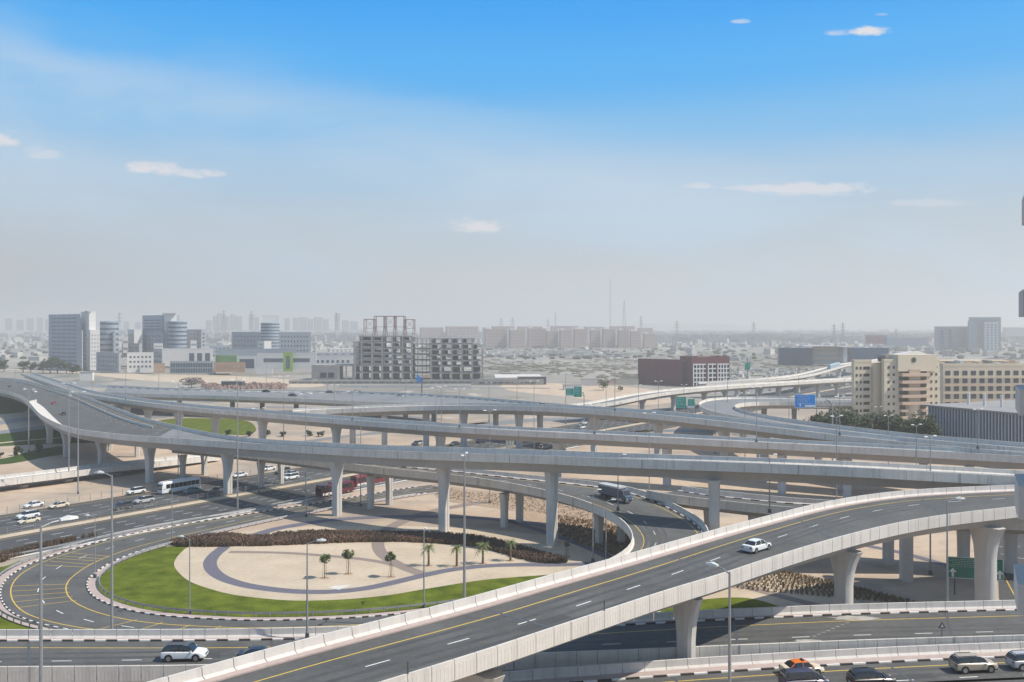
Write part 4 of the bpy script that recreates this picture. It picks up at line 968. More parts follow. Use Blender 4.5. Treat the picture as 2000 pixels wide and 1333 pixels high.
# unfinished concrete frame building
def frame_building():
    Y = 794.0; e = thing('unfinished_building', 'unfinished grey concrete frame with open floors and red steel trusses on top', 'building', Q(815,Y)); o = Vector(e.location)
    X = lambda px: Q(px, Y).x - o.x
    Zt = lambda py: zat(py, Y)
    dep = 26
    def slab(px0, px1, py, th=1.05, d0=0, d1=dep):
        q = MB(); z = Zt(py); q.box(X(px0), d0, z-th, X(px1), d1, z); q.build('floor_slab', RAWC, e)
    rows_l = [656, 668, 679.5, 691, 702, 713, 727]
    for py in rows_l: slab(690 if py > 660 else 700, 806, py)
    for py in (660.5, 671, 682, 693, 704, 715, 728): slab(838 if py > 661 else 846, 944 if py > 690 else (928 if py < 670 else 938), py)
    for py in (671, 681, 692, 703, 715, 728): slab(806, 838, py, .9, 3, dep-4)
    cm = {}
    def column(px, py_top, y_, wpx=1.6, py_bot=742):
        q = MB(); h = wpx/2*Y/F; x = X(px); q.box(x-h, y_, max(0,Zt(py_bot)), x+h, y_+.9, Zt(py_top)-.01); q.build('column', RAWC, e)
    for px in (692,706,726,746,766,786,804): 
        for y_ in (-.3, 9, 18, dep-.6): column(px, 657 if px > 695 else 668, y_, 3.0 if y_ < 0 else 1.9)
    for px in (842,862,882,902,922,942):
        for y_ in (-.3, 9, 18, dep-.6): column(px, 661 if px < 925 else 682, y_, 3.0 if y_ < 0 else 1.9)
    wallm = mat('block_wall', (.22,.215,.21), .95, .2, .2)
    for a, b, t_, bt in ((700,724,658,667),(700,716,669,679),(700,722,681,690),(700,722,692,701),(700,716,703,712),(726,738,692,701),(780,786,657,690),(846,850,661,671),(862,868,661,692),(768,776,703,712),(886,892,671,692),(908,914,683,704),(922,930,683,704)):
        q = MB(); q.box(X(a), 6, Zt(bt), X(b), 6.4, Zt(t_)-.4); q.build('infill_wall', wallm, e)
    di = mat('dark_interior', (.035,.04,.05), .9, .2, .2)  # dark sheets set back in open bays: interior shade put into colour
    for r_, (t_, bt) in enumerate(((657,667),(669,679),(681,690),(692,701),(703,712))):
        for k_, px in enumerate((706,726,746,766,786)):
            if k_ < 2 or (k_ == 2 and r_ > 1) or (k_*7+r_*3) % 4 == 0:
                q = MB(); q.box(X(px+3.5), 5+k_, Zt(bt), X(px+(18 if k_ < 2 else 11)), 5.3+k_, Zt(t_)-1.0); q.build('bay_shade', di, e)
                q = MB(); q.box(X(px+3), -.1, Zt(bt)-.1, X(px+19), .2, Zt(bt)+1.1); q.build('upstand', RAWC, e)
    for r_, (t_, bt) in enumerate(((661,670),(672,681),(683,692),(694,703),(705,714))):
        for k_, px in enumerate((842,862,882,902,922)):
            q = MB(); q.box(X(px+2.5), 12, Zt(bt), X(px+(7+(k_*5+r_*3)%7)), 12.4, Zt(t_)-1.0)
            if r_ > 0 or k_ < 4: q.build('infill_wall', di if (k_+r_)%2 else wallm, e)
    # scaffold tower between the two halves
    q = MB()
    for px in (806,815,824,832,838):
        for y_ in (2, 6): q.bar((X(px),y_,0),(X(px),y_,Zt(660)), .12)
    for py in range(662,742,6): q.bar((X(806),2,Zt(py)),(X(838),2,Zt(py)), .10)
    q.build('scaffold', STEELD, e)
    # podium bays: dark sheets stand in for the shade of the recesses
    dk = mat('dark_interior', (.035,.04,.05), .9, .2, .2)
    for px in (692,706,726,746,766,786): 
        for t_, b_ in ((715.5,726),(729,741)):
            q = MB(); q.box(X(px+3.2), 2.2, Zt(b_)+.3, X(px+14 if px > 700 else px+10), 2.5, Zt(t_)-.3); q.build('bay_shade', dk, e)
    for px in (842,862,882,902,922):
        for t_, b_ in ((717,727),(730,741)):
            if (px, t_) in ((862,717),(902,717)): continue
            q = MB(); q.box(X(px+3), 4.2, Zt(b_)+.3, X(px+16), 4.5, Zt(t_)-.3); q.build('bay_shade', dk, e)
    # podium wall on the left
    q = MB(); q.box(X(609), -1, 0, X(662), 20, Zt(713)); q.build('wall', RAWC, e)
    q = MB(); q.box(X(662), 0, Zt(716), X(690), 20, Zt(713)); q.build('floor_slab', RAWC, e)
    for px in (662,676,689):
        column(px, 716, -.2, 2.4)
    for px in (626,641):
        q = MB(); q.box(X(px), -1.2, Zt(738), X(px+12), -.9, Zt(728)); q.build('window', dk, e)
    # steel portals on the roof
    def portal(px0, px1, top, bx=True):
        q = MB(); z0, z1 = Zt(656), Zt(top); a, b = X(px0), X(px1)
        for y_ in (3, 15):
            for x in (a, b):
                q.tube([(x-1.0,y_,z0),(x-.3,y_,(z0+z1)/2),(x-.3,y_,z1)], .17, 4); q.tube([(x+1.0,y_,z0),(x+.3,y_,(z0+z1)/2),(x+.3,y_,z1)], .17, 4)
            q.bar((a,y_,z1), (b,y_,z1), .28); q.bar((a,y_,z0+(z1-z0)*.45), (b,y_,z0+(z1-z0)*.45), .16)
            if bx:
                q.bar((a,y_,z1),(b,y_,z0+(z1-z0)*.45),.09); q.bar((b,y_,z1),(a,y_,z0+(z1-z0)*.45),.09)
        for x in (a, b): q.bar((x,3,z1),(x,15,z1),.3)
        q.build('steel_truss', RUST, e)
    portal(710, 729, 624); portal(730, 749, 618, False); portal(750, 769, 618); portal(769.5, 788, 618, False); portal(789, 807, 624.5)
    q = MB(); q.box(X(756), 4, Zt(690), X(762), 8, Zt(640)); q.build('steel_truss', RUST, e) if False else None
frame_building()
e = thing('long_shed', 'long low concrete shed with dark openings behind the furthest viaduct', 'building', Q(800,735))
block(e, 735, 562, 564, 940, 743.5, 757, RAWC, R(1), winR=dict(r=1, c=26, fw=.72, fh=.42, b=.12, t=.35, x=.01, m=BGM), parapet=False)
e = thing('long_shed', 'short flat roofed shed at the right end of the long one', 'building', Q(1000,720))
block(e, 720, 918, 920, 1062, 741, 757, RAWC, R(2), winR=dict(r=1, c=9, fw=.75, fh=.4, b=.1, t=.35, x=.1, m=BGM), parapet=False)
block(e, 735, 965, 967, 1062, 738, 742, CONC_L, R(2), z0=zat(742,735), parapet=False)
e = thing('boundary_wall', 'long pale concrete wall along the furthest viaduct', 'wall', Q(900,690))
block(e, 690, 660, 662, 920, 753, 765, CONC_L, R(-1), parapet=False)
block(e, 680, 905, 907, 1075, 757, 768, CONC_L, R(-3), parapet=False)

# maroon building
e = thing('apartment_block', 'dark maroon block with white framed windows on its sunlit side', 'building', Q(1352,700))
block(e, 706, 1246, 1334, 1336, 706, 758, MAROON, R(48), winL=dict(r=4, c=7, fw=.35, fh=.25, m=BGM, skip=lambda r,c: c not in (2,5)))
block(e, 700, 1328, 1351, 1425, 700.5, 756, MAROON, R(14))
WW = mat('white_frame', (.72,.71,.69), .6, .05, 1)
C_, La_, Lb_, zb_, zt_ = (lambda r: r)(block(e, 698, 1350, 1353, 1425, 711, 754, MAROON, R(14), parapet=False))
o = Vector(e.location); t_ = R(14); a_ = Vector((math.cos(t_), math.sin(t_), 0))
for s0, s1 in ((.02,.36),(.42,.64),(.68,.99)):
    k = max(2, int((s1-s0)*13)); 
    for i in range(k):
        u0 = s0+(s1-s0)*i/k; u1 = s0+(s1-s0)*(i+.45)/k
        for r_ in range(5):
            q = MB(); M = Matrix.Translation(C_-o) @ Matrix.Rotation(t_, 4, 'Z')
            zz = zb_+(zt_-zb_)*r_/5
            q.box(La_*u0-.5, -.5, zz, La_*u0+.25, -.02, zz+(zt_-zb_)/5-.05, M); q.box(La_*u0+.26, -.5, zz+(zt_-zb_)/5-.9, La_*(u0+(s1-s0)/k)-.52, -.02, zz+(zt_-zb_)/5-.05, M)
            q.build('window_frame', WW, e)
            q = MB(); q.box(La_*u0+.3, -.2, zz+.3, La_*(u0+(s1-s0)/k)-.6, -.01, zz+(zt_-zb_)/5-1.0, M); q.build('window', GLASS, e)
e = thing('roof_annex', 'small white rooftop units above the dark maroon block', 'roof unit', Q(1380,720))
block(e, 722, 1360, 1364, 1388, 697, 701, WB, R(14), z0=zat(701,722), parapet=False)
block(e, 716, 1376, 1379, 1424, 697.5, 700, WB, R(14), z0=zat(700.3,716), parapet=False)

# pink apartment row far away
rnd = random.Random(4)
spec = [(946,990,641),(994,1026,643),(1030,1066,640),(1066,1090,645),(1092,1118,643),(1120,1147,641),(1152,1172,643),(1176,1202,641),(1206,1228,643),(1230,1252,645),(1256,1280,650)]
for i, (a, b, yt) in enumerate(spec):
    e = thing('apartment_block', 'hazy pink apartment block in the distant row, %s from the left' % ('first second third fourth fifth sixth seventh eighth ninth tenth eleventh'.split()[i]), 'building', Q(a, 2025), group='distant pink apartment blocks')
    block(e, 2010+rnd.uniform(-30,30), a, a+3, b, yt+2, 680, PINKB, R(12), winR=dict(r=6, c=max(4,int((b-a)/4)), fw=.6, fh=.5, b=.02, t=.04, m=mat('window_far', (.20,.22,.25), .5, .1)), parapet=False)
    block(e, 2100, a-4, a+2, a+10, yt-1, 680, WB, R(12), parapet=False)
for i, (a, b, yt, yb) in enumerate(((960,1005,637.5,660),(1010,1060,638,660),(1075,1130,637,660),(1140,1180,638.5,660),(1190,1240,637.5,660),(1245,1275,641,660),(870,935,638,668),(820,866,640,668))):
    e = thing('apartment_block', 'faint apartment block behind the pink row, %s from the left' % ordinal(sorted((960,1010,1075,1140,1190,1245,870,820)).index(a)), 'building', Q(a,2700), group='faint blocks behind the pink row')
    block(e, 2700, a, a+3, b, yt, yb, PINKB, R(10), parapet=False, winR=dict(r=5, c=8, fw=.6, fh=.5, m=mat('window_far', (.20,.22,.25), .5, .1)))
# far skyline
sky_spec = [(402,414,626),(416,424,617),(424,432,612),(432,441,614),(441,449,618),(450,460,614),(460,473,618),(486,497,614),(498,506,620),(556,566,622),(572,584,621),(585,600,620),(601,612,623),(613,630,620),(631,642,624),(654,664,612),(668,682,626),(684,700,628),(8,24,622),(30,46,625),(50,66,622),(70,84,621),(86,94,624),(240,252,628),(262,276,630)]
SKYB = mat('tower_far', (.30,.32,.34), .7, .05, .01)
for i, (a, b, yt) in enumerate(sky_spec):
    e = thing('tower_block', 'pale hazy tower on the far left skyline, %s one from the left' % ordinal(sorted(v[0] for v in sky_spec).index(a)), 'building', Q(a,4200), group='hazy towers on the far skyline')
    block(e, 4200 + (i*137) % 500, a, a+2, b, yt, 646, SKYB, R(20), parapet=False, winR=dict(r=8, c=4, fw=.6, fh=.4, m=mat('window_haze', (.18,.20,.23), .5, .05)))
e = thing('hotel_tower', 'hazy stepped high-rise standing alone at the far right', 'building', Q(1895,1700))
FARB = mat('facade_far', (.34,.36,.38), .7, .05, .02)
block(e, 1700, 1892, 1896, 1955, 620, 686, FARB, R(-10), winR=dict(r=14, c=12, fw=.5, fh=.5, m=mat('window_haze', (.18,.20,.23), .5, .05)), parapet=False)
block(e, 1690, 1890, 1892, 1908, 627, 686, FARB, R(-10), parapet=False)
block(e, 1680, 1922, 1924, 1950, 629, 688, WB, R(-10), winR=dict(r=10, c=3, fw=.5, fh=.5, m=mat('window_haze', (.18,.20,.23), .5, .05)), parapet=False)
block(e, 1720, 1825, 1828, 1891, 638, 686, FARB, R(-6), winR=dict(r=9, c=16, fw=.5, fh=.5, m=mat('window_haze', (.18,.20,.23), .5, .05)), parapet=False)
e = thing('warehouse', 'long grey hall in the haze left of the lone high-rise', 'building', Q(1740,1500))
block(e, 1500, 1728, 1732, 1812, 660, 676, WG, R(0), parapet=False)
block(e, 1520, 1690, 1692, 1732, 655, 672, mat('signage_red', (.40,.25,.24), .8, .2, .02), R(0), parapet=False)
e = thing('tower_block', 'blurry dark block at the right edge of the skyline', 'building', Q(1975,3000))
block(e, 3000, 1958, 1964, 2030, 640, 668, FARB, R(0), parapet=False)

# metro station hall
e = thing('station_hall', 'dark glazed metro station hall with thin pale curved roof', 'building', Q(1590,1080))
HGD = mat('hall_glass_blue', (.015,.055,.11), .4, .15, .02)
block(e, 1080, 1519, 1522, 1587, 680, 716, HGD, R(-6), parapet=False)
block(e, 1086, 1586, 1588, 1652, 678, 712, mat('hall_tan', (.50,.44,.38), .8, .1, .02), R(-2), winR=dict(r=3, c=1, fw=.98, fh=.25, m=WG, x=0), parapet=False)
block(e, 1078, 1645, 1647, 1655, 680, 708, WB, R(-2), parapet=False)
block(e, 1090, 1654, 1664, 1736, 680, 712, HGD, R(10), parapet=False)
o = Vector(e.location); q = MB(); secs = []
for i in range(21):
    u = i/20; px = 1575 + 90*u; z = zat(679.0 - 2.0*math.sin(math.pi*min(1,u*1.25)) + 0.5*u, 1078)
    x = Q(px,1078).x - o.x; secs.append([Vector((x,-8,z)), Vector((x,24,z+.6)), Vector((x,24,z+1.4)), Vector((x,-8,z+.8))])
q.loft(secs); q.build('roof', mat('hall_roof', (.36,.36,.37), .7, .1, .02), e)

# beige hotel
def hotel():
    Y = 400; t = R(11); e = thing('hotel', 'beige hotel with salmon balconies and a small emblem below its roof', 'building', Q(1760,Y)); o = Vector(e.location)
    GW = mat('window_dark', (.05,.055,.05), .3, .1, 1)
    block(e, 405, 1663, 1668, 1702, 708.5, 850, BEIGE, t, z0=0, winR=dict(r=9, c=4, fw=.45, fh=.36, x=.04, m=GW, b=.02, t=.03, skip=lambda r,c: c >= 2))
    # wide windows of the left wing
    C, La, Lb = block_dims(405, 1663, 1668, 1702, t); a = Vector((math.cos(t), math.sin(t), 0)); zt = zat(708.5, 405)
    windows(e, C-o+a*La*.50, a, La*.42, zt*.02, zt*.97, 9, 1, GW, .86, .40, .02)
    q = MB(); c = Q(1712, 408) + Vector((0,1.5,0)) - o; q.tube([c, c+Vector((0,0,zat(708.5,408)))], 14*408/F, 20); q.build('tower', BEIGE, e, smooth=True)
    block(e, 400, 1722, 1727, 1835, 707, 850, BEIGE, t, z0=0)
    C, La, Lb = block_dims(400, 1722, 1727, 1835, t); zt = zat(707, 400)
    for s0, s1, c_ in ((.03,.22,2),(.80,.99,2)):
        windows(e, C-o+a*La*s0, a, La*(s1-s0), zt*.02, zt*.97, 9, c_, GW, .36, .36, .02)
    # central raised gable with emblem
    M = Matrix.Translation(C-o) @ Matrix.Rotation(t, 4, 'Z'); zg = zat(693.5, 398)
    q = MB(); q.box(La*.22, -1.2, zt-4.2, La*.92, 8, zg, M); q.build('gable', BEIGE, e)
    q = MB(); q.tube([M @ Vector((La*.50, -1.35, zg-2.3)), M @ Vector((La*.50, -1.2, zg-2.3))], 1.15, 16); q.build('emblem', mat('emblem_green', (.07,.09,.06), .6, .1), e)
    fl = (zt-4.2)/8.4
    for k in range(8):
        z = zt-4.2-fl*(k+1)+.9
        if k < 5:
            q = MB(); q.box(La*.265, -2.6, z, La*.76, .05, z+fl*.42, M); q.build('balcony', ORNG, e)
            q = MB(); q.box(La*.265, -.35, z+fl*.42+.01, La*.40, .02, z+fl-.12, M); q.build('window', GW, e)
            q = MB(); q.box(La*.62, -.35, z+fl*.42+.01, La*.755, .02, z+fl-.12, M); q.build('window', GW, e)
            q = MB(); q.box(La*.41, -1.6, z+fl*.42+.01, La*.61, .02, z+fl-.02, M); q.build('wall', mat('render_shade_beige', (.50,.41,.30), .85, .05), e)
        else:
            for s0, s1 in ((.265,.385),(.64,.76)):
                q = MB(); q.box(La*s0, -2.0, z, La*s1, .05, z+fl*.38, M); q.build('balcony', ORNG, e)
                q = MB(); q.box(La*(s0+.01), -.35, z+fl*.38+.02, La*(s1-.01), .02, z+fl-.15, M); q.build('window', GW, e)
    q = MB(); cc = M @ Vector((La*.51, 1.2, 0)); q.tube([cc, cc+Vector((0,0,zt-4.2-fl*5+.9))], La*.115, 20); q.build('tower', BEIGE, e, smooth=True)
    # roof structures
    q = MB(); q.box(La*.24, 6, zt+.01, La*.88, 15, zg-.4, M); q.build('roof_house', ROOFG, e)
    q = MB(); q.loft([[M @ Vector((La*(.45+.4*i/12), 3, zg-.3)), M @ Vector((La*(.45+.4*i/12), 12, zg-.3)), M @ Vector((La*(.45+.4*i/12), 12, zg+.6*math.sin(math.pi*i/12)+.02)), M @ Vector((La*(.45+.4*i/12), 3, zg+1.5*math.sin(math.pi*i/12)+.02))] for i in range(13)]); q.build('roof_vault', WB, e)
    q = MB(); q.box(La*.03, 3, zt+.01, La*.10, 6, zt+1.8, M); q.box(La*.14, 3, zt+.01, La*.19, 6, zt+1.4, M); q.build('roof_unit', mat('unit_dark', (.10,.08,.10), .8, .1), e)
    return e
hotel()
e = thing('hotel_wing', 'long beige wing with square dark windows behind the ribbed grey hall', 'building', Q(1850,430))
C_, La_, Lb_, zb_, zt_ = block(e, 430, 1836, 1842, 2010, 716, 830, BEIGE, R(4), z0=0, winR=dict(r=7, c=10, fw=.58, fh=.60, m=mat('window_slate', (.06,.075,.09), .25, .1), x=.005, b=.0, t=.05))
o = Vector(e.location); M = Matrix.Translation(C_-o) @ Matrix.Rotation(R(4), 4, 'Z')
for k in range(1, 7):
    q = MB(); q.box(0, -.5, zt_*.95*k/7-.18, La_, -.13, zt_*.95*k/7+.18, M); q.build('ledge', ORNG if k % 2 else BEIGE, e)
for k in range(9):
    q = MB(); x = La_*(k+.3)/9.2; q.box(x, 4, zt_+.01, x+La_*.05, 9, zt_+1.6+(k*7 % 3)*.5, M); q.build('roof_unit', (BEIGE, ROOFG, WB, ORNG)[k % 4], e)
q = MB(); q.box(La_*.05, 10, zt_+.01, La_*.98, 26, zt_+2.2, M); q.build('roof_house', mat('roof_tan', (.52,.42,.30), .9, .15, .3), e)

# ribbed grey hall at the right edge
def ribbed():
    e = thing('ribbed_hall', 'grey hall with vertical white fins and flat roof at the right edge', 'building', Q(1816,327)); o = Vector(e.location)
    A = Q(1816,330); zA = zat(791,330); B = Q(2040,292); zt = zA
    d = (B-A); d.z = 0; L = d.length; d.normalize(); nrm = Vector((-d.y, d.x, 0))
    ang = math.atan2(d.y, d.x); M = Matrix.Translation(A-o) @ Matrix.Rotation(ang, 4, 'Z')
    q = MB(); q.box(0, 0, 0, L, 55, zt-.6, M); q.build('wall', mat('hall_glass', (.045,.065,.085), .35, .35, .25), e)
    q = MB(); q.box(-1.6, -1.4, zt-.59, L+1.6, 56, zt, M); q.build('roof', ROOFG, e)
    q = MB(); q.box(-.15,-.75,0,.15,.0,zt-.62); me = q.mesh('fin', mat('fin_pale', (.50,.54,.58), .5, .05))
    n = int(L/1.16)
    for i in range(n+1):
        f_ = link('fin', me, e); f_.location = M @ Vector((i*L/n, 0, 0)); f_.rotation_euler = (0,0,ang)
    q = MB(); 
    for k in (1,2): q.box(0, -.25, zt*k/3-.2, L, -.01, zt*k/3+.2, M)
    q.build('spandrel', mat('spandrel', (.15,.18,.21), .5, .1), e)
    for px in (1833, 1869, 1907, 1947):
        c = (px-1816)/224; p = M @ Vector((L*c*.92+2, 14, zt))
        q = MB(); q.tube([p, p+Vector((0,0,3.8))], .42, 10); q.tube([p+Vector((0,0,3.81)), p+Vector((0,0,4.15))], .55, 10); q.build('vent_stack', WB, e, smooth=True)
ribbed()

# balcony slabs of the neighbouring tower at the right edge
e = thing('apartment_tower', 'concrete balcony slabs of a tower cut off by the right edge', 'building', (19, 31, 0))
o = Vector(e.location); BC = mat('balcony_grey', (.55,.53,.50), .8, .06, .6)
def slab_(x0, xs, zb_, zt_, Y0, dep, x_far=2350):
    """slab whose end face runs back at the tower's own angle"""
    q = MB(); A_ = Q(x0+xs, Y0); B_ = Q(x0, Y0+dep); C__ = Q(x_far, Y0+dep); D_ = Q(x_far, Y0)
    q.loft([[Vector((v.x-o.x, v.y-o.y, z)) for v in (A_, D_, C__, B_)] for z in (zb_, zt_)]); return q
for x0, yt, yb in ((1995.5,371,424),(1989.5,566,618),(1983,761.5,812),(1981.5,950,1015),(1980,1142,1203)):
    slab_(x0, 8, zat(yb,30.6), zat(yt,30.6), 30.6, 2.6).build('balcony', BC, e)
slab_(2240, 10, 0, 75, 31.5, 4, 2900).build('wall', BEIGE, e)
for k_ in range(10):
    for j_ in range(3):
        xx = Q(2300+j_*190, 31.5).x; zz = 36.9+(k_-4)*3.28+3.0
        q = MB(); q.box(xx-o.x, 31.38-o.y, zz, xx-o.x+2.0, 31.6-o.y, zz+1.5); q.build('window', GLASS, e)
q = MB(); q.loft([[Vector((x-o.x, y-o.y, z)) for x, y in ((36,31),(60,31),(60,-10),(30,-10))] for z in (0,75)]); q.build('wall', BEIGE, e)

# ------------------------------------------------------------------ masts and pylons on the horizon
def lattice(name, label, px, Y, top, base_w, arms=(), cat='mast', group=None, base=None, r=.35, taper=.08):
    zt = zat(top, Y); c = Q(px, Y); e = thing(name, label, cat, c, group=group); q = MB(); n = 7
    for i in range(n):
        z0, z1 = zt*i/n, zt*(i+1)/n; w0 = base_w*(1-(1-taper)*i/n)/2; w1 = base_w*(1-(1-taper)*(i+1)/n)/2
        for sx, sy in ((-1,-1),(1,-1),(1,1),(-1,1)): q.bar((sx*w0,sy*w0,z0),(sx*w1,sy*w1,z1), r)
        q.bar((-w0,-w0,z0),(w1,-w1,z1), r*.6); q.bar((w0,-w0,z0),(-w1,-w1,z1), r*.6); q.bar((-w1,-w1,z1),(w1,-w1,z1), r*.6)
    q.build('lattice', STEELD, e)
    if arms:
        q = MB()
        for f_, ln in arms:
            z = zt*f_; q.bar((-ln,0,z),(0,0,z+ln*.25), r*.8); q.bar((ln,0,z),(0,0,z+ln*.25), r*.8); q.bar((-ln,0,z),(ln,0,z), r*.8)
        q.build('cross_arm', STEELD, e)
    return e
lattice('radio_mast', 'very tall thin radio mast fading into the sky above the hill', 1192, 2500, 545, 2.6, r=.12, taper=.5)
lattice('radio_mast', 'tapering lattice mast just right of the tallest radio mast', 1219, 2400, 588, 12, r=.20)
PYL = ((131,614,2600,14),(233,611,2600,14),(348,616,3000,13),(437,606,3300,14),(491,607,3300,14),(657,611,3000,13),(979,622,3000,12),(1001,621,3000,12),(1070,624,3000,12),(1085,609,3600,6),(1252,618,2900,12),(1322,627,2600,12),(1472,630,2600,12),(1629,634,1900,9),(1646,631,1900,9),(1840,645,1300,7),(1856,643,1300,7),(1750,643,2400,8))
for i, (px, top, Y, wd) in enumerate(PYL):
    lattice('pylon', 'grey lattice power pylon on the hazy horizon, %s from the left' % ordinal(sorted(v[0] for v in PYL).index(px)), px, Y, top, wd, ((.72,wd*.8),(.84,wd*.7),(.95,wd*.5)), 'pylon', 'power pylons on the horizon', r=.30*Y/2600)

# far town: small houses and dark tree clumps nobody could count
rnd = random.Random(11); q1 = MB(); q2 = MB()
for i in range(5200):
    Y = 1250*(6.5**rnd.random()); px = rnd.uniform(-60, 2060)
    if Y < 2100 and 900 < px < 1330 and rnd.random() < .8: continue
    if Y < 2100 and rnd.random() < .85: continue
    c = Q(px, Y); w_, d_, h_ = rnd.uniform(6,20), rnd.uniform(8,18), rnd.uniform(3.5,8)*(1+Y/9000)*(1 if rnd.random()<.93 else 1.6)
    M = Matrix.Translation(c) @ Matrix.Rotation(rnd.uniform(0,1.5), 4, 'Z'); q1.box(-w_/2,-d_/2,0,w_/2,d_/2,h_,M)
for i in range(11000):
    Y = 1300*(5.5**rnd.random()); px = rnd.uniform(-60, 2060) 
    if Y < 3000 and rnd.random() < .85: continue
    c = Q(px, Y); s_ = rnd.uniform(1.5,3.2)*(1+Y/6000); w_ = rnd.uniform(.8,2.4)
    q2.loft([[c+Vector((math.cos(a)*s_*k*w_, math.sin(a)*s_*k, z*s_)) for a in [j*math.pi/3 for j in range(6)]] for k, z in ((.6,0),(1,.45),(.75,.9),(.2,1.2))])
q1.build('house_cluster', mat('far_house', (.36,.34,.32), .9, .45, .02, col2=(.70,.67,.63)), None, kind='stuff')
q3 = MB()
for i in range(2600):
    Y = 2400*(3.2**rnd.random()); px = rnd.gauss(rnd.choice((300,700,1150,1400,1600,1850)), 130); c = Q(px, Y); w_, h_ = rnd.uniform(12,40), rnd.uniform(7,20)*(1+Y/12000)
    q3.box(c.x-w_/2, Y-8, 0, c.x+w_/2, Y+8, h_)
q3.build('town_blocks', mat('far_town', (.20,.22,.25), .9, .4, .008, col2=(.42,.41,.40)), None, kind='stuff')
q2.build('tree_clump', mat('far_tree', (.06,.075,.055), .9, .2, .01), None, kind='stuff')

# low scrub and a small settlement on the open plain behind the interchange
rnd = random.Random(71); q1 = MB(); q2 = MB()
CEN = [(rnd.uniform(945,1830), 830*(2.6**rnd.random())) for _ in range(46)]
for i in range(1900):
    if rnd.random() < .7:
        a_, b_ = rnd.choice(CEN); px = rnd.gauss(a_, 26); Y = b_*rnd.gauss(1, .03)
    else: Y = 830*(2.6**rnd.random()); px = rnd.uniform(945, 1830)
    c = Q(px, Y); s_ = rnd.uniform(.4,1.3); w_ = rnd.uniform(1,6)
    q2.loft([[c+Vector((math.cos(a)*s_*k*w_, math.sin(a)*s_*k*2, z*s_)) for a in [j*math.pi/3 for j in range(6)]] for k, z in ((.7,0),(1,.4),(.5,.9))])
for i in range(190):
    px = rnd.choice((rnd.gauss(1060,50), rnd.gauss(1150,30), rnd.gauss(990,15))); Y = rnd.uniform(1380,1750); c = Q(px, Y); M = Matrix.Translation(c) @ Matrix.Rotation(rnd.uniform(-.3,.3), 4, 'Z')
    q1.box(-rnd.uniform(2,8),-3,0,rnd.uniform(2,8),3,rnd.uniform(2.5,5),M)
for i in range(160):
    px = rnd.uniform(1420, 1660); Y = rnd.uniform(700, 1000); c = Q(px, Y); M = Matrix.Translation(c) @ Matrix.Rotation(rnd.uniform(0,1.5), 4, 'Z')
    q1.box(-rnd.uniform(1,3),-1.5,0,rnd.uniform(1,3),1.5,rnd.uniform(1.2,3),M)
q1.build('settlement', mat('far_house', (.36,.34,.32), .9, .45, .02), None, kind='stuff')
q2.build('scrub', mat('scrub', (.13,.125,.09), .95, .3, .05), None, kind='stuff')
# ------------------------------------------------------------------ street lamps
def lamp(px, ztop, label, py=None, z=0.0, Y=None, arms=2, ang=0.3, top=None, r=.16, head=1.0, group='street lamps'):
    c = P(px, py, z) if py else Q(px, Y, z)
    if top is not None: ztop = zat(top, c.y)
    r *= .74; head *= .82; H = max(6.0, ztop - z); e = thing('street_lamp', label, 'street lamp', c, ang, group)
    q = MB(); q.tube([(0,0,0),(0,0,H*.5),(0,0,H-.25)], [r*1.25, r, r*.6], 8); q.build('pole', STEEL, e, smooth=True)
    q = MB(); q.box(-.3,-.3,0,.3,.3,.12); q.box(-.22,-.22,.121,.22,.22,.7); q.build('base', STEELD, e)
    for k in range(arms):
        s_ = 1 if k == 0 else -1; L = 1.7*head
        q = MB(); q.tube([(0,0,H-.4),(s_*L*.4,0,H-.1),(s_*L*.75,0,H)], r*.42, 6); q.build('arm', STEEL, e)
        q = MB(); x0, x1 = sorted((s_*L*.7, s_*(L*.7+1.15*head)))
        w_ = .30*head
        q.loft([[(x0,-w_*.6,H-.02),(x0,w_*.6,H-.02),(x0,w_*.45,H+.12*head),(x0,-w_*.45,H+.12*head)],
                [((x0+x1)/2,-w_,H-.02),((x0+x1)/2,w_,H-.02),((x0+x1)/2,w_*.7,H+.24*head),((x0+x1)/2,-w_*.7,H+.24*head)],
                [(x1,-w_*.6,H-.02),(x1,w_*.6,H-.02),(x1,w_*.45,H+.12*head),(x1,-w_*.45,H+.12*head)]])
        q.build('lamp_head', LAMPG, e)
    return e
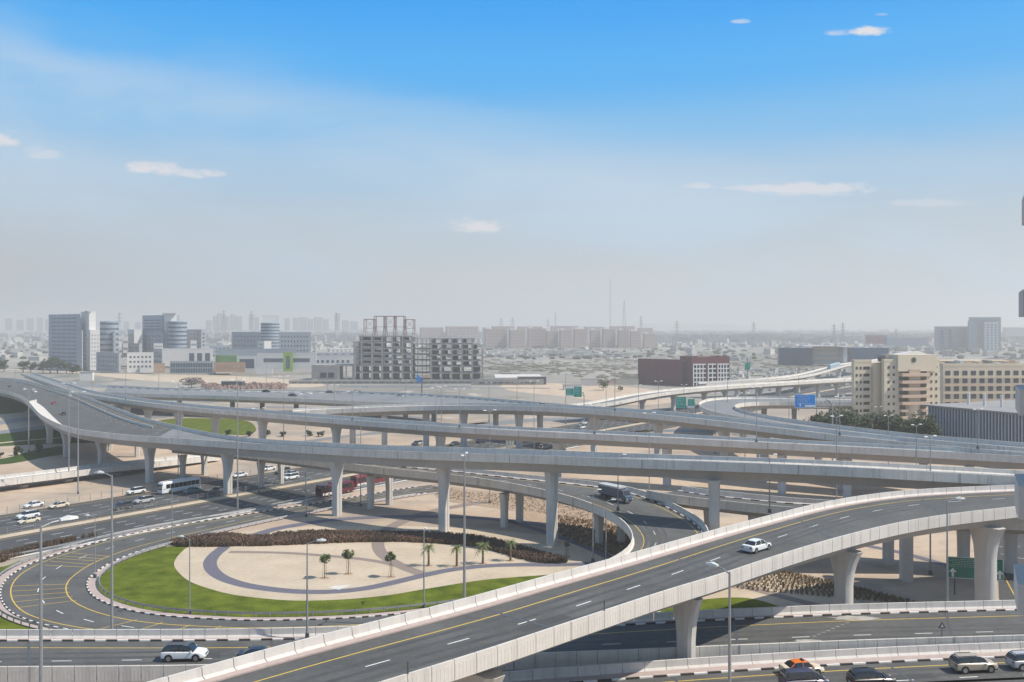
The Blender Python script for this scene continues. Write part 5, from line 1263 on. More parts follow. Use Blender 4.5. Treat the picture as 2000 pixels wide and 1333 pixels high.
NEAR = [
 (80,dict(Y=85,top=1022,arms=1,ang=.8,r=.24,head=1.7),'large street lamp nearest the camera at the bottom left corner'),
 (218.5,dict(Y=117,top=925,arms=1,ang=2.9,r=.22,head=1.3),'tall street lamp standing behind the bottom flyover in front of the painted bend'),
 (600,dict(py=1248,z=6.6,top=1057,arms=1,ang=.1,r=.15,head=1.2),'street lamp on the kerb of the bottom flyover below the sand garden'),
 (1425,dict(Y=76,top=1112,arms=1,ang=2.3,r=.20,head=1.2),'near street lamp rising in front of the pale ramp and bottom flyovers'),
 (907,dict(Y=138,top=888,arms=2,ang=1.4,r=.26),'tallest street lamp beside the palms with double head'),
 (828,dict(py=1187,top=1036,arms=1,ang=1.5,r=.15),'street lamp on the lawn edge just left of the first palm'),
 (370.5,dict(py=1200,top=1049,arms=1,ang=3.0,r=.13),'short street lamp on the lawn left of the blue path'),
 (185.5,dict(py=1130,top=1007,arms=1,ang=3.1,r=.12),'short thin street lamp at the inner kerb of the loop bend'),
 (336,dict(py=1060,top=957,arms=1,ang=3.0,r=.12),'short street lamp at the left tip of the brown hedge'),
 (464,dict(py=1000,top=742,arms=2,ang=.6,r=.22),'very tall lamp on the barrier between highway and slip road'),
 (152.5,dict(py=965,top=766,arms=2,ang=.4,r=.22),'tall lamp on the sandy highway verge below the viaduct at left'),
 (56,dict(py=882,top=761,arms=2,ang=.4,r=.24),'tall lamp on the lawn at the far left, by the round bushes'),
 (134.5,dict(Y=270,top=749,arms=2,ang=.4,r=.20),'tall lamp between the two left viaduct columns, thinner than its neighbour'),
 (1850,dict(Y=126,top=975,arms=1,ang=.1,r=.19,head=1.3),'tall street lamp left of the big green sign'),
 (1158,dict(Y=177,top=958,arms=1,ang=.5,r=.15),'left one of two thin lamps beside the curved slip ramp'),
 (1183.5,dict(Y=174,top=977,arms=1,ang=.2,r=.16),'right one of two thin lamps beside the curved slip ramp'),
 (1207,dict(py=998,z=8.2,top=889,arms=1,ang=.4,r=.14),'lamp bolted to the parapet of the curved slip ramp behind the lorry'),
 (1503,dict(py=1002,z=9.4,top=889,arms=1,ang=.5,r=.14),'lamp on the straight slip road in front of the nearest viaduct'),
 (1817,dict(Y=168,top=853,arms=2,ang=.6,r=.17),'tall lamp crossing the two nearest viaducts at the right'),
 (598,dict(py=1010,top=938,arms=1,ang=.6,r=.12),'short thin lamp right of the nearest viaduct column over the highway'),
]
for px, kw, lab in NEAR: lamp(px, 0, lab, **kw)
FARL = [(245.5,727,805,'V2'),(348,745,None,262),(354,757,None,300),(505,798,None,250),(554,735,None,330),(597,770,None,252),(653,752,None,420),(688,765,825,'V2'),(704.5,797,None,232),(852,757,None,295),(862,755,None,310),(897.5,760,840,'V2'),(956.5,802,None,236),(1043,745,None,318),(1161,790,857,'V2'),(1201,700,792,'V3'),(1184,742,None,380),(1268,807,None,226),(1286,745,None,350),(1336,752,None,430),(1397,768,None,330),(1421,742,None,420),(1477.5,757,866,'V2'),(1455,768,None,300),(1634,813,None,205),(1640,775,855,'V3'),(1595,770,None,420),(1541,760,None,400),(1910,800,872,'V3'),(1790,830,None,228),(1735,812,None,262),(1247,752,None,450),(1105,730,None,430),(1010,748,None,450),(955,748,None,440),(792,745,None,450),(640,715,None,560),(520,715,None,560),(462,716,None,600),(310,722,None,600),(180,722,None,560),(100,720,None,620),(30,722,None,560),(1560,735,None,500),(1650,740,None,520),(1715,795,None,330)]
GL = sorted(v[0] for v in FARL if not isinstance(v[3], str))
for i, (px, top, pyb, Yv) in enumerate(FARL):
    lab = 'thin distant lamp column, %s from the left of those standing on the ground' % ordinal(GL.index(px) if px in GL else 0)
    if isinstance(Yv, str):
        rb = {'V2': vV2, 'V3': vV3}[Yv]
        k = min(range(rb.n*6+1), key=lambda j: abs(CX + rb.at(j/6,.15).x/rb.at(j/6,.15).y*F - px))/6
        q_ = rb.at(k, .12); z_ = q_.z; Yy = q_.y
        lab = 'thin lamp column fixed to the parapet of the %s long viaduct, lamp %d along it' % ({'V2':'second','V3':'third'}[Yv], i)
        lab = 'thin lamp column on the %s long viaduct parapet, %s' % ({'V2':'second','V3':'third'}[Yv], {245.5:'at its far left end',688:'left of the centre',897.5:'near the picture centre',1161:'right of the centre',1477.5:'below the blue sign',1201:'left of the maroon block',1640:'below the beige hotel',1910:'below the ribbed hall'}[px])
        lamp(px, 0, lab, Y=Yy, z=z_, top=top, arms=2, ang=.5, r=.13, group='lamps on the viaduct parapets')
    else:
        base = 0.0
        lamp(px, 0, lab, Y=Yv, z=base, top=top, arms=2, ang=.5, r=.15 if Yv < 400 else .2, group='distant lamp columns')

# ------------------------------------------------------------------ signs
GS = mat('sign_green', (.0,.34,.25), .4, .0); GS2 = mat('sign_green_dark', (.0,.16,.11), .45, .0); BS = mat('sign_blue', (.0,.24,.68), .4, .0)
SW = mat('sign_white', (.68,.72,.70), .5, .0)
def word_rows(q, x0, x1, z0, z1, rows, y, seed, fill=.85, hh=.42):
    """lettering too small to read: rows of short strokes broken into words"""
    r_ = random.Random(seed); rh = (z1-z0)/rows
    for k in range(rows):
        z = z1-rh*(k+.7); x = x0 + (x1-x0)*r_.uniform(0,.12); end = x0+(x1-x0)*r_.uniform(fill*.75, fill)
        while x < end:
            n_ = r_.randint(3,8)
            for j in range(n_):
                ww = rh*hh*r_.uniform(.35,.6)
                if x+ww > end: break
                t_ = rh*hh*r_.choice((1,1,1.3))
                q.box(x, y-.03, z, x+ww, y, z+t_*.25); q.box(x, y-.03, z+t_*.251, x+ww*.3, y, z+t_)
                x += ww*1.25
            x += rh*.35
def arrow(q, x, z, s_, y, down=False):
    k = -1 if down else 1
    q.add([(x-s_*.12,y,z),(x+s_*.12,y,z),(x+s_*.12,y,z+k*s_*.6),(x-s_*.12,y,z+k*s_*.6)], [(0,1,2,3)])
    q.add([(x-s_*.4,y,z+k*s_*.55),(x+s_*.4,y,z+k*s_*.55),(x,y,z+k*s_)], [(0,1,2)])
def panel(e, x0, x1, z0, z1, m, seed, rows, white=None, arrows=()):
    q = MB(); q.box(x0-.12,-.0,z0-.12,x1+.12,.12,z1+.12); q.build('panel_frame', SW, e)
    q = MB(); q.box(x0,-.05,z0,x1,-.005,z1); q.build('sign_panel', m, e)
    q = MB(); word_rows(q, x0+.3, x1-.2, z0+(z1-z0)*.22, z1-.15, rows, -.052, seed); q.build('lettering', SW, e)
    for ax in arrows:
        q = MB(); arrow(q, x0+(x1-x0)*ax, z0+(z1-z0)*.04, (z1-z0)*.30, -.07); q.build('arrow', SW, e, fixn=False)
    if white:
        q = MB(); q.box(x0+(x1-x0)*white[0], -.10, z0+(z1-z0)*white[2], x0+(x1-x0)*white[1], -.051, z0+(z1-z0)*white[3]); q.build('white_plate', SW, e)
# blue sign on its cantilever
Y = 286; k = Y/F
e = thing('road_sign', 'blue overhead road sign on a curved cantilever pole near the hotel', 'road sign', Q(1627,Y,0))
X = lambda px: Q(px,Y).x - e.location.x
Z = lambda py: zat(py, Y)
panel(e, X(1553), X(1592), Z(796), Z(771.5), BS, 3, 5, white=(.48,1.0,.03,.18), arrows=(.25,))
q = MB(); q.tube([(0,.5,0),(0,.5,Z(800)),(-.3,.5,Z(790)),(-1.2,.5,Z(782)),(-2.0,.5,Z(781))], .22, 8); q.build('pole', STEEL, e, smooth=True)
q = MB()
for pz in (784.5, 796.5): q.bar((X(1560),.45,Z(pz)), (0,.45,Z(pz)), .10)
for i in range(9): q.bar((X(1592+i*4),.45,Z(784.5 if i%2 else 796.5)), (X(1596+i*4),.45,Z(796.5 if i%2 else 784.5)), .06)
q.build('truss', STEEL, e)
def green_pair(Y, a, b, pole, lab):
    e = thing('road_sign', lab, 'road sign', Q(pole,Y,0)); X = lambda px: Q(px,Y).x - e.location.x; Z = lambda py: zat(py,Y)
    (x0,x1,y0,y1,w1), (x2,x3,y2,y3,w2) = a, b
    panel(e, X(x0), X(x1), Z(y1), Z(y0), GS, 5, 4, white=w1); panel(e, X(x2), X(x3), Z(y3), Z(y2), GS, 6, 3, white=w2)
    q = MB(); zt = Z((y0+y1)/2); s_ = -1 if pole > x1 else 1
    q.tube([(0,.5,0),(0,.5,zt-1.5),(s_*.5,.5,zt-.3),(s_*1.6,.5,zt)], .2, 8); q.build('pole', STEEL, e, smooth=True)
    q = MB(); q.bar((X(min(x0,x2)),.4,zt),(0,.4,zt-.2),.12); q.bar((X(min(x0,x2)),.4,zt-1.4),(0,.4,zt-1.5),.12); q.build('truss', STEEL, e)
green_pair(415, (1105.5,1120,759,774,(.0,.95,-.05,.16)), (1121,1136,755.5,775.5,None), 1141, 'pair of green overhead signs, the left one with a white strip, on a curved pole')
green_pair(400, (1320.5,1340,775.5,796.5,None), (1343.5,1356.5,780,793,(-.1,1.0,-.38,.0)), 1359, 'pair of green overhead signs in front of the pale hairpin ramp')
# big green sign on two posts, bottom right
p0, p1 = P(1865,1163), P(1899,1167); ang = math.radians(-13)
e = thing('road_sign', 'large dark green direction sign on two brown posts behind the thick column', 'road sign', p0, ang)
W_ = 8.6; z0, z1 = 3.0, 6.35
q = MB(); q.box(-1.25,-.02,z0-.1,W_-1.15,.12,z1+.1); q.build('panel_frame', SW, e)
q = MB(); q.box(-1.15,-.07,z0,W_-1.25,-.025,z1); q.build('sign_panel', GS2, e)
q = MB(); word_rows(q, -1.0, W_-1.4, z0+1.75, z1-.1, 5, -.072, 12, fill=.97, hh=.34); q.build('lettering', SW, e)
for ax in (-.35, 3.55, 6.9):
    q = MB(); arrow(q, ax, z0+.12, 1.5, -.09); q.build('arrow', SW, e, fixn=False)
for x in (0, 3.1, 6.3):
    q = MB(); q.box(x-.09,.125,0,x+.09,.3,z1-.4); q.build('post', mat('post_brown', (.10,.07,.06), .7, .1, 1), e)
# tall advertising panel and the blue board
e = thing('sign_tower', 'tall pole with green square board and antennas left of the hall', 'sign', Q(1460,650,0)); Y = 650
q = MB(); q.tube([(0,0,0),(0,0,zat(697,Y))], .45, 8); q.build('pole', STEEL, e)
q = MB(); q.box(-1.8,-.5,zat(722,Y),1.8,.5,zat(709,Y)); q.build('board', GS, e)
q = MB(); q.box(1.6,-.3,zat(708,Y),2.5,.3,zat(694,Y)); q.box(-2.6,-.3,zat(702,Y),-1.9,.3,zat(697,Y)); q.box(-1.9,-.1,zat(704,Y),1.6,.1,zat(703,Y)); q.build('antenna', LAMPG, e)
e = thing('billboard', 'bright blue curved billboard on a black pole before the unfinished building', 'billboard', Q(824,560,0)); Y = 560
q = MB(); q.tube([(0,0,0),(0,0,zat(741,Y))], .35, 8); q.build('pole', STEELD, e)
q = MB(); q.loft([[(-3.2,0,zat(748,Y)),(-3.2,.4,zat(748,Y)),(-3.2,.4,zat(731,Y)),(-3.2,0,zat(731,Y))],[(-1.2,0,zat(747,Y)),(-1.2,.4,zat(747,Y)),(-1.2,.4,zat(736,Y)),(-1.2,0,zat(736,Y))],[(0.6,0,zat(744,Y)),(0.6,.4,zat(744,Y)),(.6,.4,zat(739,Y)),(.6,0,zat(739,Y))]])
q.build('board', mat('board_blue', (.02,.25,.62), .5, .1, .3), e)
q = MB(); q.box(.4,-.1,zat(738.5,Y),4.6,.5,zat(733,Y)); q.build('orange_panel', mat('board_peach', (.62,.42,.28), .6, .1, .3), e)
# small warning triangle on the flyover
c = vA.at(vA.find(P(1816,1232,6.5)), .9, 'n', -1.1)
e = thing('warning_sign', 'small triangular warning sign seen from behind on the bottom flyover', 'road sign', c)
q = MB(); q.tube([(0,0,0),(0,0,2.0)], .05, 6); q.build('post', STEELD, e)
q = MB(); s_ = .45; q.loft([[(-s_,-.03,1.95),(s_,-.03,1.95),(0,-.03,2.75)],[(-s_,.03,1.95),(s_,.03,1.95),(0,.03,2.75)]]); q.build('plate', STEELD, e)
q = MB(); s_ = .2; q.loft([[(-s_,-.05,2.08),(s_,-.05,2.08),(0,-.05,2.45)],[(-s_,-.032,2.08),(s_,-.032,2.08),(0,-.032,2.45)]]); q.build('plate_centre', LAMPG, e)
# little black cabinets along the parapets
for i, (rb, t, side, lab) in enumerate(((vC,None,'n','first'),)): pass
for px in (808, 1186):
    t = min(range(vC.n), key=lambda j: abs(CX+vC.at(j,0).x/vC.at(j,0).y*F-px)); c = vC.at(t, -.02, 'n', .0)
    e = thing('marker_post', 'short dark post on the near parapet of the pale ramp, %s' % ('left one' if px < 1000 else 'right one'), 'post', c)
    q = MB(); q.tube([(0,.1,0),(0,.1,1.0)], .07, 6); q.build('rod', STEELD, e)

# ------------------------------------------------------------------ vehicles
GLS = mat('car_glass', (.012,.014,.018), .06, .0, spec=.9)
BLK = mat('black_plastic', (.018,.018,.02), .55, .0)
HL = mat('headlight_glass', (.65,.67,.70), .12, .0); TL = mat('taillight_red', (.30,.015,.015), .25, .0)
def paint(name, c): return mat('paint_'+name, c, .28, .0, spec=.6)
WHT, SLV, GRY, DGR, BKP, GLD, CRM, TEAL, REDP, NAVY = (paint('white',(.72,.73,.74)), paint('silver',(.42,.43,.44)), paint('grey',(.14,.145,.15)), paint('dark_grey',(.045,.048,.052)),
    paint('black',(.012,.012,.016)), paint('gold',(.40,.335,.26)), paint('cream',(.66,.58,.44)), paint('teal',(.02,.22,.24)), paint('red',(.30,.03,.035)), paint('navy',(.03,.035,.085)))
ORR = paint('orange', (.72,.17,.02)); ROOFB = mat('paint_roof_slate', (.085,.09,.105), .55, .0, spec=.3)
KIND = {
 'sedan': dict(L=4.8,W=1.84,H=1.46,belt=.93,body=[(0,.38,.86,.78),(.02,.24,.97,.93),(.14,.20,1.0,1),(.35,.19,.96,1),(.62,.19,.94,1),(.74,.19,.92,1),(.86,.20,.83,.98),(.96,.22,.70,.90),(1,.34,.56,.74)],
               gh=[(.12,.03),(.20,.30),(.30,.50),(.40,.54),(.55,.53),(.62,.47),(.75,.02)],roof=(.27,.59),r=.335),
 'suv': dict(L=5.0,W=1.98,H=1.80,belt=1.16,body=[(0,.42,1.05,.84),(.015,.32,1.17,.96),(.12,.28,1.18,1),(.35,.28,1.17,1),(.64,.28,1.15,1),(.76,.28,1.10,1),(.88,.28,1.03,.98),(.965,.30,.92,.92),(1,.42,.72,.78)],
               gh=[(.012,.03),(.05,.42),(.10,.60),(.30,.64),(.52,.64),(.61,.57),(.75,.01)],roof=(.075,.60),r=.40),
 'van': dict(L=5.1,W=1.95,H=1.98,belt=1.16,body=[(0,.35,1.1,.92),(.01,.25,1.17,.98),(.2,.22,1.18,1),(.6,.22,1.16,1),(.8,.22,1.10,1),(.93,.24,.95,.96),(1,.36,.70,.80)],
               gh=[(.006,.03),(.03,.62),(.08,.80),(.35,.82),(.62,.80),(.72,.62),(.90,.01)],roof=(.04,.66),r=.36)}
PROTO = {}
def make_car(kind, pm, roofm=None, taxi=False):
    key = (kind, pm.name, (roofm or pm).name, taxi)
    K_ = KIND[kind]; L, W, H = K_['L'], K_['W'], K_['H']; hw = W/2
    if key not in PROTO:
        parts = []
        def X(u): return (u-.5)*L
        q = MB(); secs = []
        for u, zb, zt, wf in K_['body']:
            w_ = hw*wf; x = X(u)
            secs.append([(x,-w_*.86,zb),(x,-w_,zb+.14),(x,-w_*1.01,zb+(zt-zb)*.55),(x,-w_*.97,zt-.10),(x,-w_*.86,zt),(x,w_*.86,zt),(x,w_*.97,zt-.10),(x,w_*1.01,zb+(zt-zb)*.55),(x,w_,zb+.14),(x,w_*.86,zb)])
        q.loft(secs); parts.append(('body', q, pm, True, []))
        bt = K_['belt']; q = MB(); secs = []
        for u, h in K_['gh']:
            x = X(u); wb = hw*.88; wt = hw*(.88-.17*min(1,h/.5)); zb_ = bt-.03; zt_ = bt+h
            secs.append([(x,-wb,zb_),(x,-(wb+wt)/2-.02,(zb_+zt_)/2),(x,-wt,zt_-.02),(x,-wt*.85,zt_),(x,wt*.85,zt_),(x,wt,zt_-.02),(x,(wb+wt)/2+.02,(zb_+zt_)/2),(x,wb,zb_)])
        q.loft(secs); parts.append(('window', q, GLS, True, []))
        # roof panel
        def gh(u):
            g = K_['gh']
            for (a, ha), (b, hb) in zip(g, g[1:]):
                if a <= u <= b: return ha+(hb-ha)*(u-a)/(b-a)
            return 0
        q = MB(); secs = []; u0, u1 = K_['roof']
        for i in range(9):
            u = u0+(u1-u0)*i/8; x = X(u); z = bt+gh(u); wt = hw*(.88-.17*min(1,gh(u)/.5))+.015
            secs.append([(x,-wt,z-.10),(x,-wt*.88,z+.012),(x,0,z+.045),(x,wt*.88,z+.012),(x,wt,z-.10),(x,0,z-.04)])
        q.loft(secs); parts.append(('roof', q, roofm or pm, True, []))
        # pillars
        q = MB()
        us = {'sedan': (.14,.46,.73), 'suv': (.33,.53,.735), 'van': (.02,.36,.62,.87)}[kind]
        for u in us:
            for s_ in (-1,1):
                x = X(u); wb = hw*.885; lean = {us[0]: .55, us[-1]: -.62}.get(u, 0)*(1 if kind != 'van' or u == us[-1] else .3)
                ut = u + lean/L*(.9 if kind == 'sedan' else .8); h = max(gh(min(max(ut,K_['roof'][0]),K_['roof'][1])), .2)
                wt = hw*(.88-.17*min(1,h/.5))+.012; w2 = .05 if u not in (us[0],) else .09
                q.loft([[(x-w2,s_*wb,bt-.02),(x+w2,s_*wb,bt-.02),(x+w2,s_*(wb+.012),bt-.02),(x-w2,s_*(wb+.012),bt-.02)],
                        [(X(ut)-w2,s_*wt,bt+h-.05),(X(ut)+w2,s_*wt,bt+h-.05),(X(ut)+w2,s_*(wt+.014),bt+h-.05),(X(ut)-w2,s_*(wt+.014),bt+h-.05)]])
        parts.append(('pillar', q, (roofm or pm) if kind != 'suv' else BLK, False, []))
        b0 = K_['body'][0]; b1 = K_['body'][-1]
        for s_ in (-1,1):
            q = MB(); q.box(X(.945), s_*hw*.50-.16, b1[2]+.02, X(.992), s_*hw*.50+.26*s_*0+.16, b1[2]+.17); parts.append(('headlight', q, HL, False, []))
            q = MB(); q.box(X(.0)-.012, s_*hw*.66-.14, b0[2]-.22, X(.03), s_*hw*.66+.14, b0[2]-.02); parts.append(('taillight', q, TL, False, []))
            q = MB(); q.box(X(.70)-.08, s_*hw*.98-.02 if s_ > 0 else -hw*.98-.17, bt-.02, X(.70)+.06, s_*hw*.98+.17 if s_ > 0 else -hw*.98+.02, bt+.13); parts.append(('mirror', q, pm, False, []))
        q = MB(); q.box(X(.985), -hw*.45, b1[2]-.10, X(1.003), hw*.45, b1[2]+.05); parts.append(('grille', q, BLK, False, []))
        q = MB(); q.box(X(-.003), -.26, b0[1]+.18, X(.003), .26, b0[1]+.30); parts.append(('number_plate', q, LAMPG, False, []))
        # sills and bumpers in black
        q = MB(); q.box(X(.03), -hw*.93, b0[1]-.12, X(.97), hw*.93, b0[1]-.02); parts.append(('underbody', q, BLK, False, []))
        r_ = K_['r']
        for u in (.185,.80):
            for s_ in (-1,1):
                y0, y1 = s_*hw*.78, s_*(hw+.015)
                q = MB(); q.tube([(X(u),y0,r_),(X(u),y1,r_)], r_, 18); w2 = MB(); w2.tube([(X(u),y1,r_),(X(u),y1+s_*.012,r_)], r_*.66, 14)
                w3 = MB(); w3.tube([(X(u),s_*hw*.90,r_+.03),(X(u),s_*(hw*1.013),r_+.03)], r_*1.19, 18)
                parts.append(('wheel_arch', w3, BLK, False, []))
                parts.append(('wheel', q, TYRE, False, [('rim', w2, RIM)]))
        if kind == 'suv':
            q = MB()
            for s_ in (-1,1): q.box(X(.12), s_*hw*.62-.03, bt+.665, X(.50), s_*hw*.62+.03, bt+.72)
            parts.append(('roof_rail', q, BLK, False, []))
        if taxi:
            q = MB(); q.box(-.1,-.3,bt+.56,.12,.3,bt+.70); parts.append(('taxi_sign', q, BLK, False, []))
        res = []
        for nm, mbb, m_, sm_, subs in parts:
            me = mbb.mesh(nm, m_); bm = bmesh.new(); bm.from_mesh(me); bmesh.ops.recalc_face_normals(bm, faces=bm.faces)
            bm.to_mesh(me); bm.free()
            if sm_:
                me.polygons.foreach_set('use_smooth', [True]*len(me.polygons)); me.set_sharp_from_angle(angle=R(35))
            sub = []
            for sn, smb, smm in subs: sub.append((sn, smb.mesh(sn, smm)))
            res.append((nm, me, sub))
        PROTO[key] = res
    return PROTO[key]
def car(kind, pm, pos, hd, label, roofm=None, taxi=False, cat=None, group=None):
    e = thing({'sedan':'parked_car','suv':'off_road_car','van':'passenger_van'}[kind].replace('parked_car','saloon_car'), label, cat or ('taxi' if taxi else {'sedan':'car','suv':'car','van':'van'}[kind]), pos, math.atan2(hd.y, hd.x), group)
    for nm, me, sub in make_car(kind, pm, roofm, taxi):
        o = link(nm, me, e)
        for sn, sm_ in sub: link(sn, sm_, o)
    return e
def on(rb, px, py, z, off_guess=None, rev=False, dz=-1.09):
    p = P(px, py, z); t = rb.find(p); d = rb.tang(t)
    return Vector((p.x, p.y, rb.at(t, 3, 'n', dz).z)), (-d if rev else d)
def C_(kind, pm, rb, px, py, z, label, rev=False, **kw):
    p, d = on(rb, px, py, z, rev=rev); return car(kind, pm, p, d, label, **kw)
C_('suv', WHT, vA, 361, 1288, 6.5, 'white off-roader with dark roof on the bottom left flyover', roofm=ROOFB)
C_('sedan', BKP, vA, 506, 1290, 6.5, 'black car half hidden by the pale ramp parapet on the bottom flyover')
C_('sedan', WHT, vC, 1478, 1074, 16.0, 'white car driving up the pale curved ramp')
0 and C_('sedan', GRY, vC, 1541, 1059, 15.97, 'low grey car just ahead of the white one on the pale ramp')
C_('sedan', CRM, vB, 1566, 1316, 6.2, 'cream taxi with orange roof on the bottom right flyover', roofm=ORR, taxi=True)
C_('van', NAVY, vB, 1571, 1344, 6.2, 'dark blue van cut by the bottom edge beside the orange roofed taxi')
C_('suv', BKP, vB, 1702, 1341, 6.2, 'black off-roader cut by the bottom edge of the picture', roofm=BKP)
C_('suv', GLD, vB, 1901, 1310, 6.2, 'beige gold off-roader in the bottom right corner')
C_('suv', SLV, vB, 2012, 1305, 6.2, 'silver off-roader cut off by the right edge')
0 and C_('sedan', BKP, vB, 1672, 1297, 6.2, 'low black car beyond the cut off black off-roader, by the kerb')
def HC(kind, pm, px, py, fwd, label, **kw):
    p = P(px, py, .05); d = U if fwd else -U
    return car(kind, pm, p, d, label, **kw)
HC('sedan', WHT, 66, 991, False, 'white car in the far lanes of the highway, left of the cream taxi')
HC('sedan', CRM, 115, 992, False, 'cream taxi ahead of the white cars on the highway', taxi=True)
HC('suv', WHT, 54, 1013, False, 'white off-roader beside the fence at the left edge of the highway')
HC('sedan', CRM, 56, 1022, False, 'cream car nearest the median fence at the left edge')
HC('suv', DGR, 238, 995, False, 'black off-roader by the median fence of the highway')
HC('suv', SLV, 281, 983, False, 'silver off-roader following the black one along the fence')
HC('suv', WHT, 265, 965, False, 'white off-roader in front of the white coach')
HC('sedan', TEAL, 375, 963, False, 'teal car beside the white coach')
HC('sedan', GRY, 425, 962, False, 'grey car hidden behind a viaduct column on the highway')
HC('sedan', WHT, 468, 932, False, 'white car in the shade behind the tall highway lamp')
HC('sedan', WHT, 524, 919, False, 'small white car under the curved slip ramp')
HC('suv', WHT, 568, 937, False, 'front one of two white cars under the slip ramp')
HC('sedan', SLV, 569, 929, False, 'rear silver car of the pair under the slip ramp')
HC('suv', GRY, 552, 925, False, 'dark grey car left of the white pair under the slip ramp')
HC('suv', SLV, 815, 870, False, 'silver car between the two nearest viaducts, centre left')
HC('sedan', NAVY, 940, 865, True, 'blue car between the two nearest viaducts in the centre')
HC('suv', GLD, 1062, 877, True, 'gold car between the two nearest viaducts, right of centre')
HC('sedan', WHT, 1140, 829, True, 'white car seen under the third viaduct')
HC('suv', WHT, 1136, 838, True, 'white off-roader seen under the third viaduct')
HC('sedan', DGR, 888, 870, False, 'dark car between the viaducts behind the silver one')
for px, py, pm, lab in ((105,789,REDP,'red car on the wide left deck'),(123,812,BKP,'black car on the wide left deck near the gore'),(68,764,WHT,'white car at the far left start of the deck'),(47,757,SLV,'silver car behind the white one at the far left'),(20,752,DGR,'dark car at the left edge of the deck'),(136,773,WHT,'white car on the inner lanes of the wide left deck')):
    C_('sedan', pm, vV1, px, py, 11.2, lab, rev=True)
for px, py, kd, pm, lab in ((520,766,'sedan',BKP,'black car on the broad back deck, leftmost'),(572,774,'sedan',DGR,'dark car on the broad back deck near its edge'),(645,768,'sedan',GRY,'grey car on the broad back deck'),(700,769,'suv',WHT,'white car on the broad back deck left of the blue billboard'),(782,771,'sedan',SLV,'silver car on the broad back deck right of the billboard pole'),(826,772,'sedan',WHT,'white car on the broad back deck, right of the silver one'),(1060,792,'sedan',WHT,'white car on the back deck near the pair of green signs')):
    C_(kd, pm, vV4, px, py, 10.0 if px < 720 else (11.4 if px < 900 else 13.4), lab)
for px, py, pm, lab, d in ((1215,789,WHT,'white car at the foot of the straight pale ramp',Vector((1,.6,0))),(1276,781,NAVY,'blue car on the dark road behind the third viaduct',Vector((1,1,0))),(1505,763,SLV,'distant silver car right of the hairpin ramp',U),(1560,757,WHT,'distant white car on the far highway',U),(1600,755,DGR,'distant dark car on the far highway',U),(1640,758,TEAL,'distant teal car on the far highway next to the hotel',U),(1530,752,REDP,'distant red car on the far highway',U),(5,748,WHT,'white car at the extreme left edge road',Vector((1,.1,0)))):
    car('sedan', pm, P(px, py, .06), d.normalized(), lab)
# buses and the lorry
def bus(pos, hd, label, bm_, wm_, L=12.0, stripe=None, H=3.25):
    e = thing('coach', label, 'bus', pos, math.atan2(hd.y, hd.x)); W = 2.5
    q = MB(); secs = []
    for x, zt, w_ in ((-L/2,H-.35,.94),(-L/2+.15,H-.05,1),(-L/2+1,H,1),(L/2-1.2,H,1),(L/2-.3,H-.25,.98),(L/2,H-.9,.9)):
        y = W/2*w_; secs.append([(x,-y,.35),(x,-y,zt-.25),(x,-y*.85,zt),(x,y*.85,zt),(x,y,zt-.25),(x,y,.35)])
    q.loft(secs); q.build('body', bm_, e, smooth=True)
    for s_ in (-1,1):
        for i in range(8):
            q = MB(); x = -L/2+.5+i*(L-1.6)/8; y = s_*(W/2+.012); q.box(x, min(y, y-s_*.04), 1.45, x+(L-1.6)/8-.07, max(y, y-s_*.04), 2.65); q.build('window', GLS, e)
        if stripe:
            q = MB(); y = s_*(W/2+.02); q.box(-L/2+.4, min(y,y-s_*.03), .5, L*.05, max(y,y-s_*.03), 1.1); q.build('stripe', stripe, e)
    q = MB(); q.box(L/2-.12,-1.1,1.2,L/2+.02,1.1,2.6); q.build('windscreen', GLS, e)
    q = MB(); q.box(-L/2-.015,-1.0,1.5,-L/2+.05,1.0,2.5); q.build('rear_window', GLS, e)
    for s_ in (-1,1):
        q = MB(); q.box(L/2-.10,s_*.9-.15,.6,L/2+.03,s_*.9+.15,.85); q.build('headlight', HL, e)
        for x in (-L/2+2.6, L/2-2.4):
            q = MB(); q.tube([(x,s_*.9,.5),(x,s_*(W/2+.02),.5)], .5, 16); wh = q.build('wheel', TYRE, e)
            q = MB(); q.tube([(x,s_*(W/2+.02),.5),(x,s_*(W/2+.035),.5)], .28, 12); q.build('rim', RIM, wh)
    q = MB(); q.box(-2,-.7,H+.005,1.2,.7,H+.22); q.build('roof_unit', bm_, e)
    return e
bus(P(350,960,.05), -U, 'white coach with dark windows on the highway behind the fence', paint('coach_white',(.66,.68,.68)), GLS)
bus(P(655,966,.05), U, 'front red and white coach partly behind a viaduct column', paint('coach_maroon',(.10,.014,.018)), GLS, stripe=paint('coach_white',(.66,.68,.68)))
bus(P(690,953,.05)+U*6, U, 'second red coach ahead of the first under the slip ramp', paint('coach_dark_red',(.18,.025,.03)), GLS, stripe=paint('coach_white',(.66,.68,.68)))
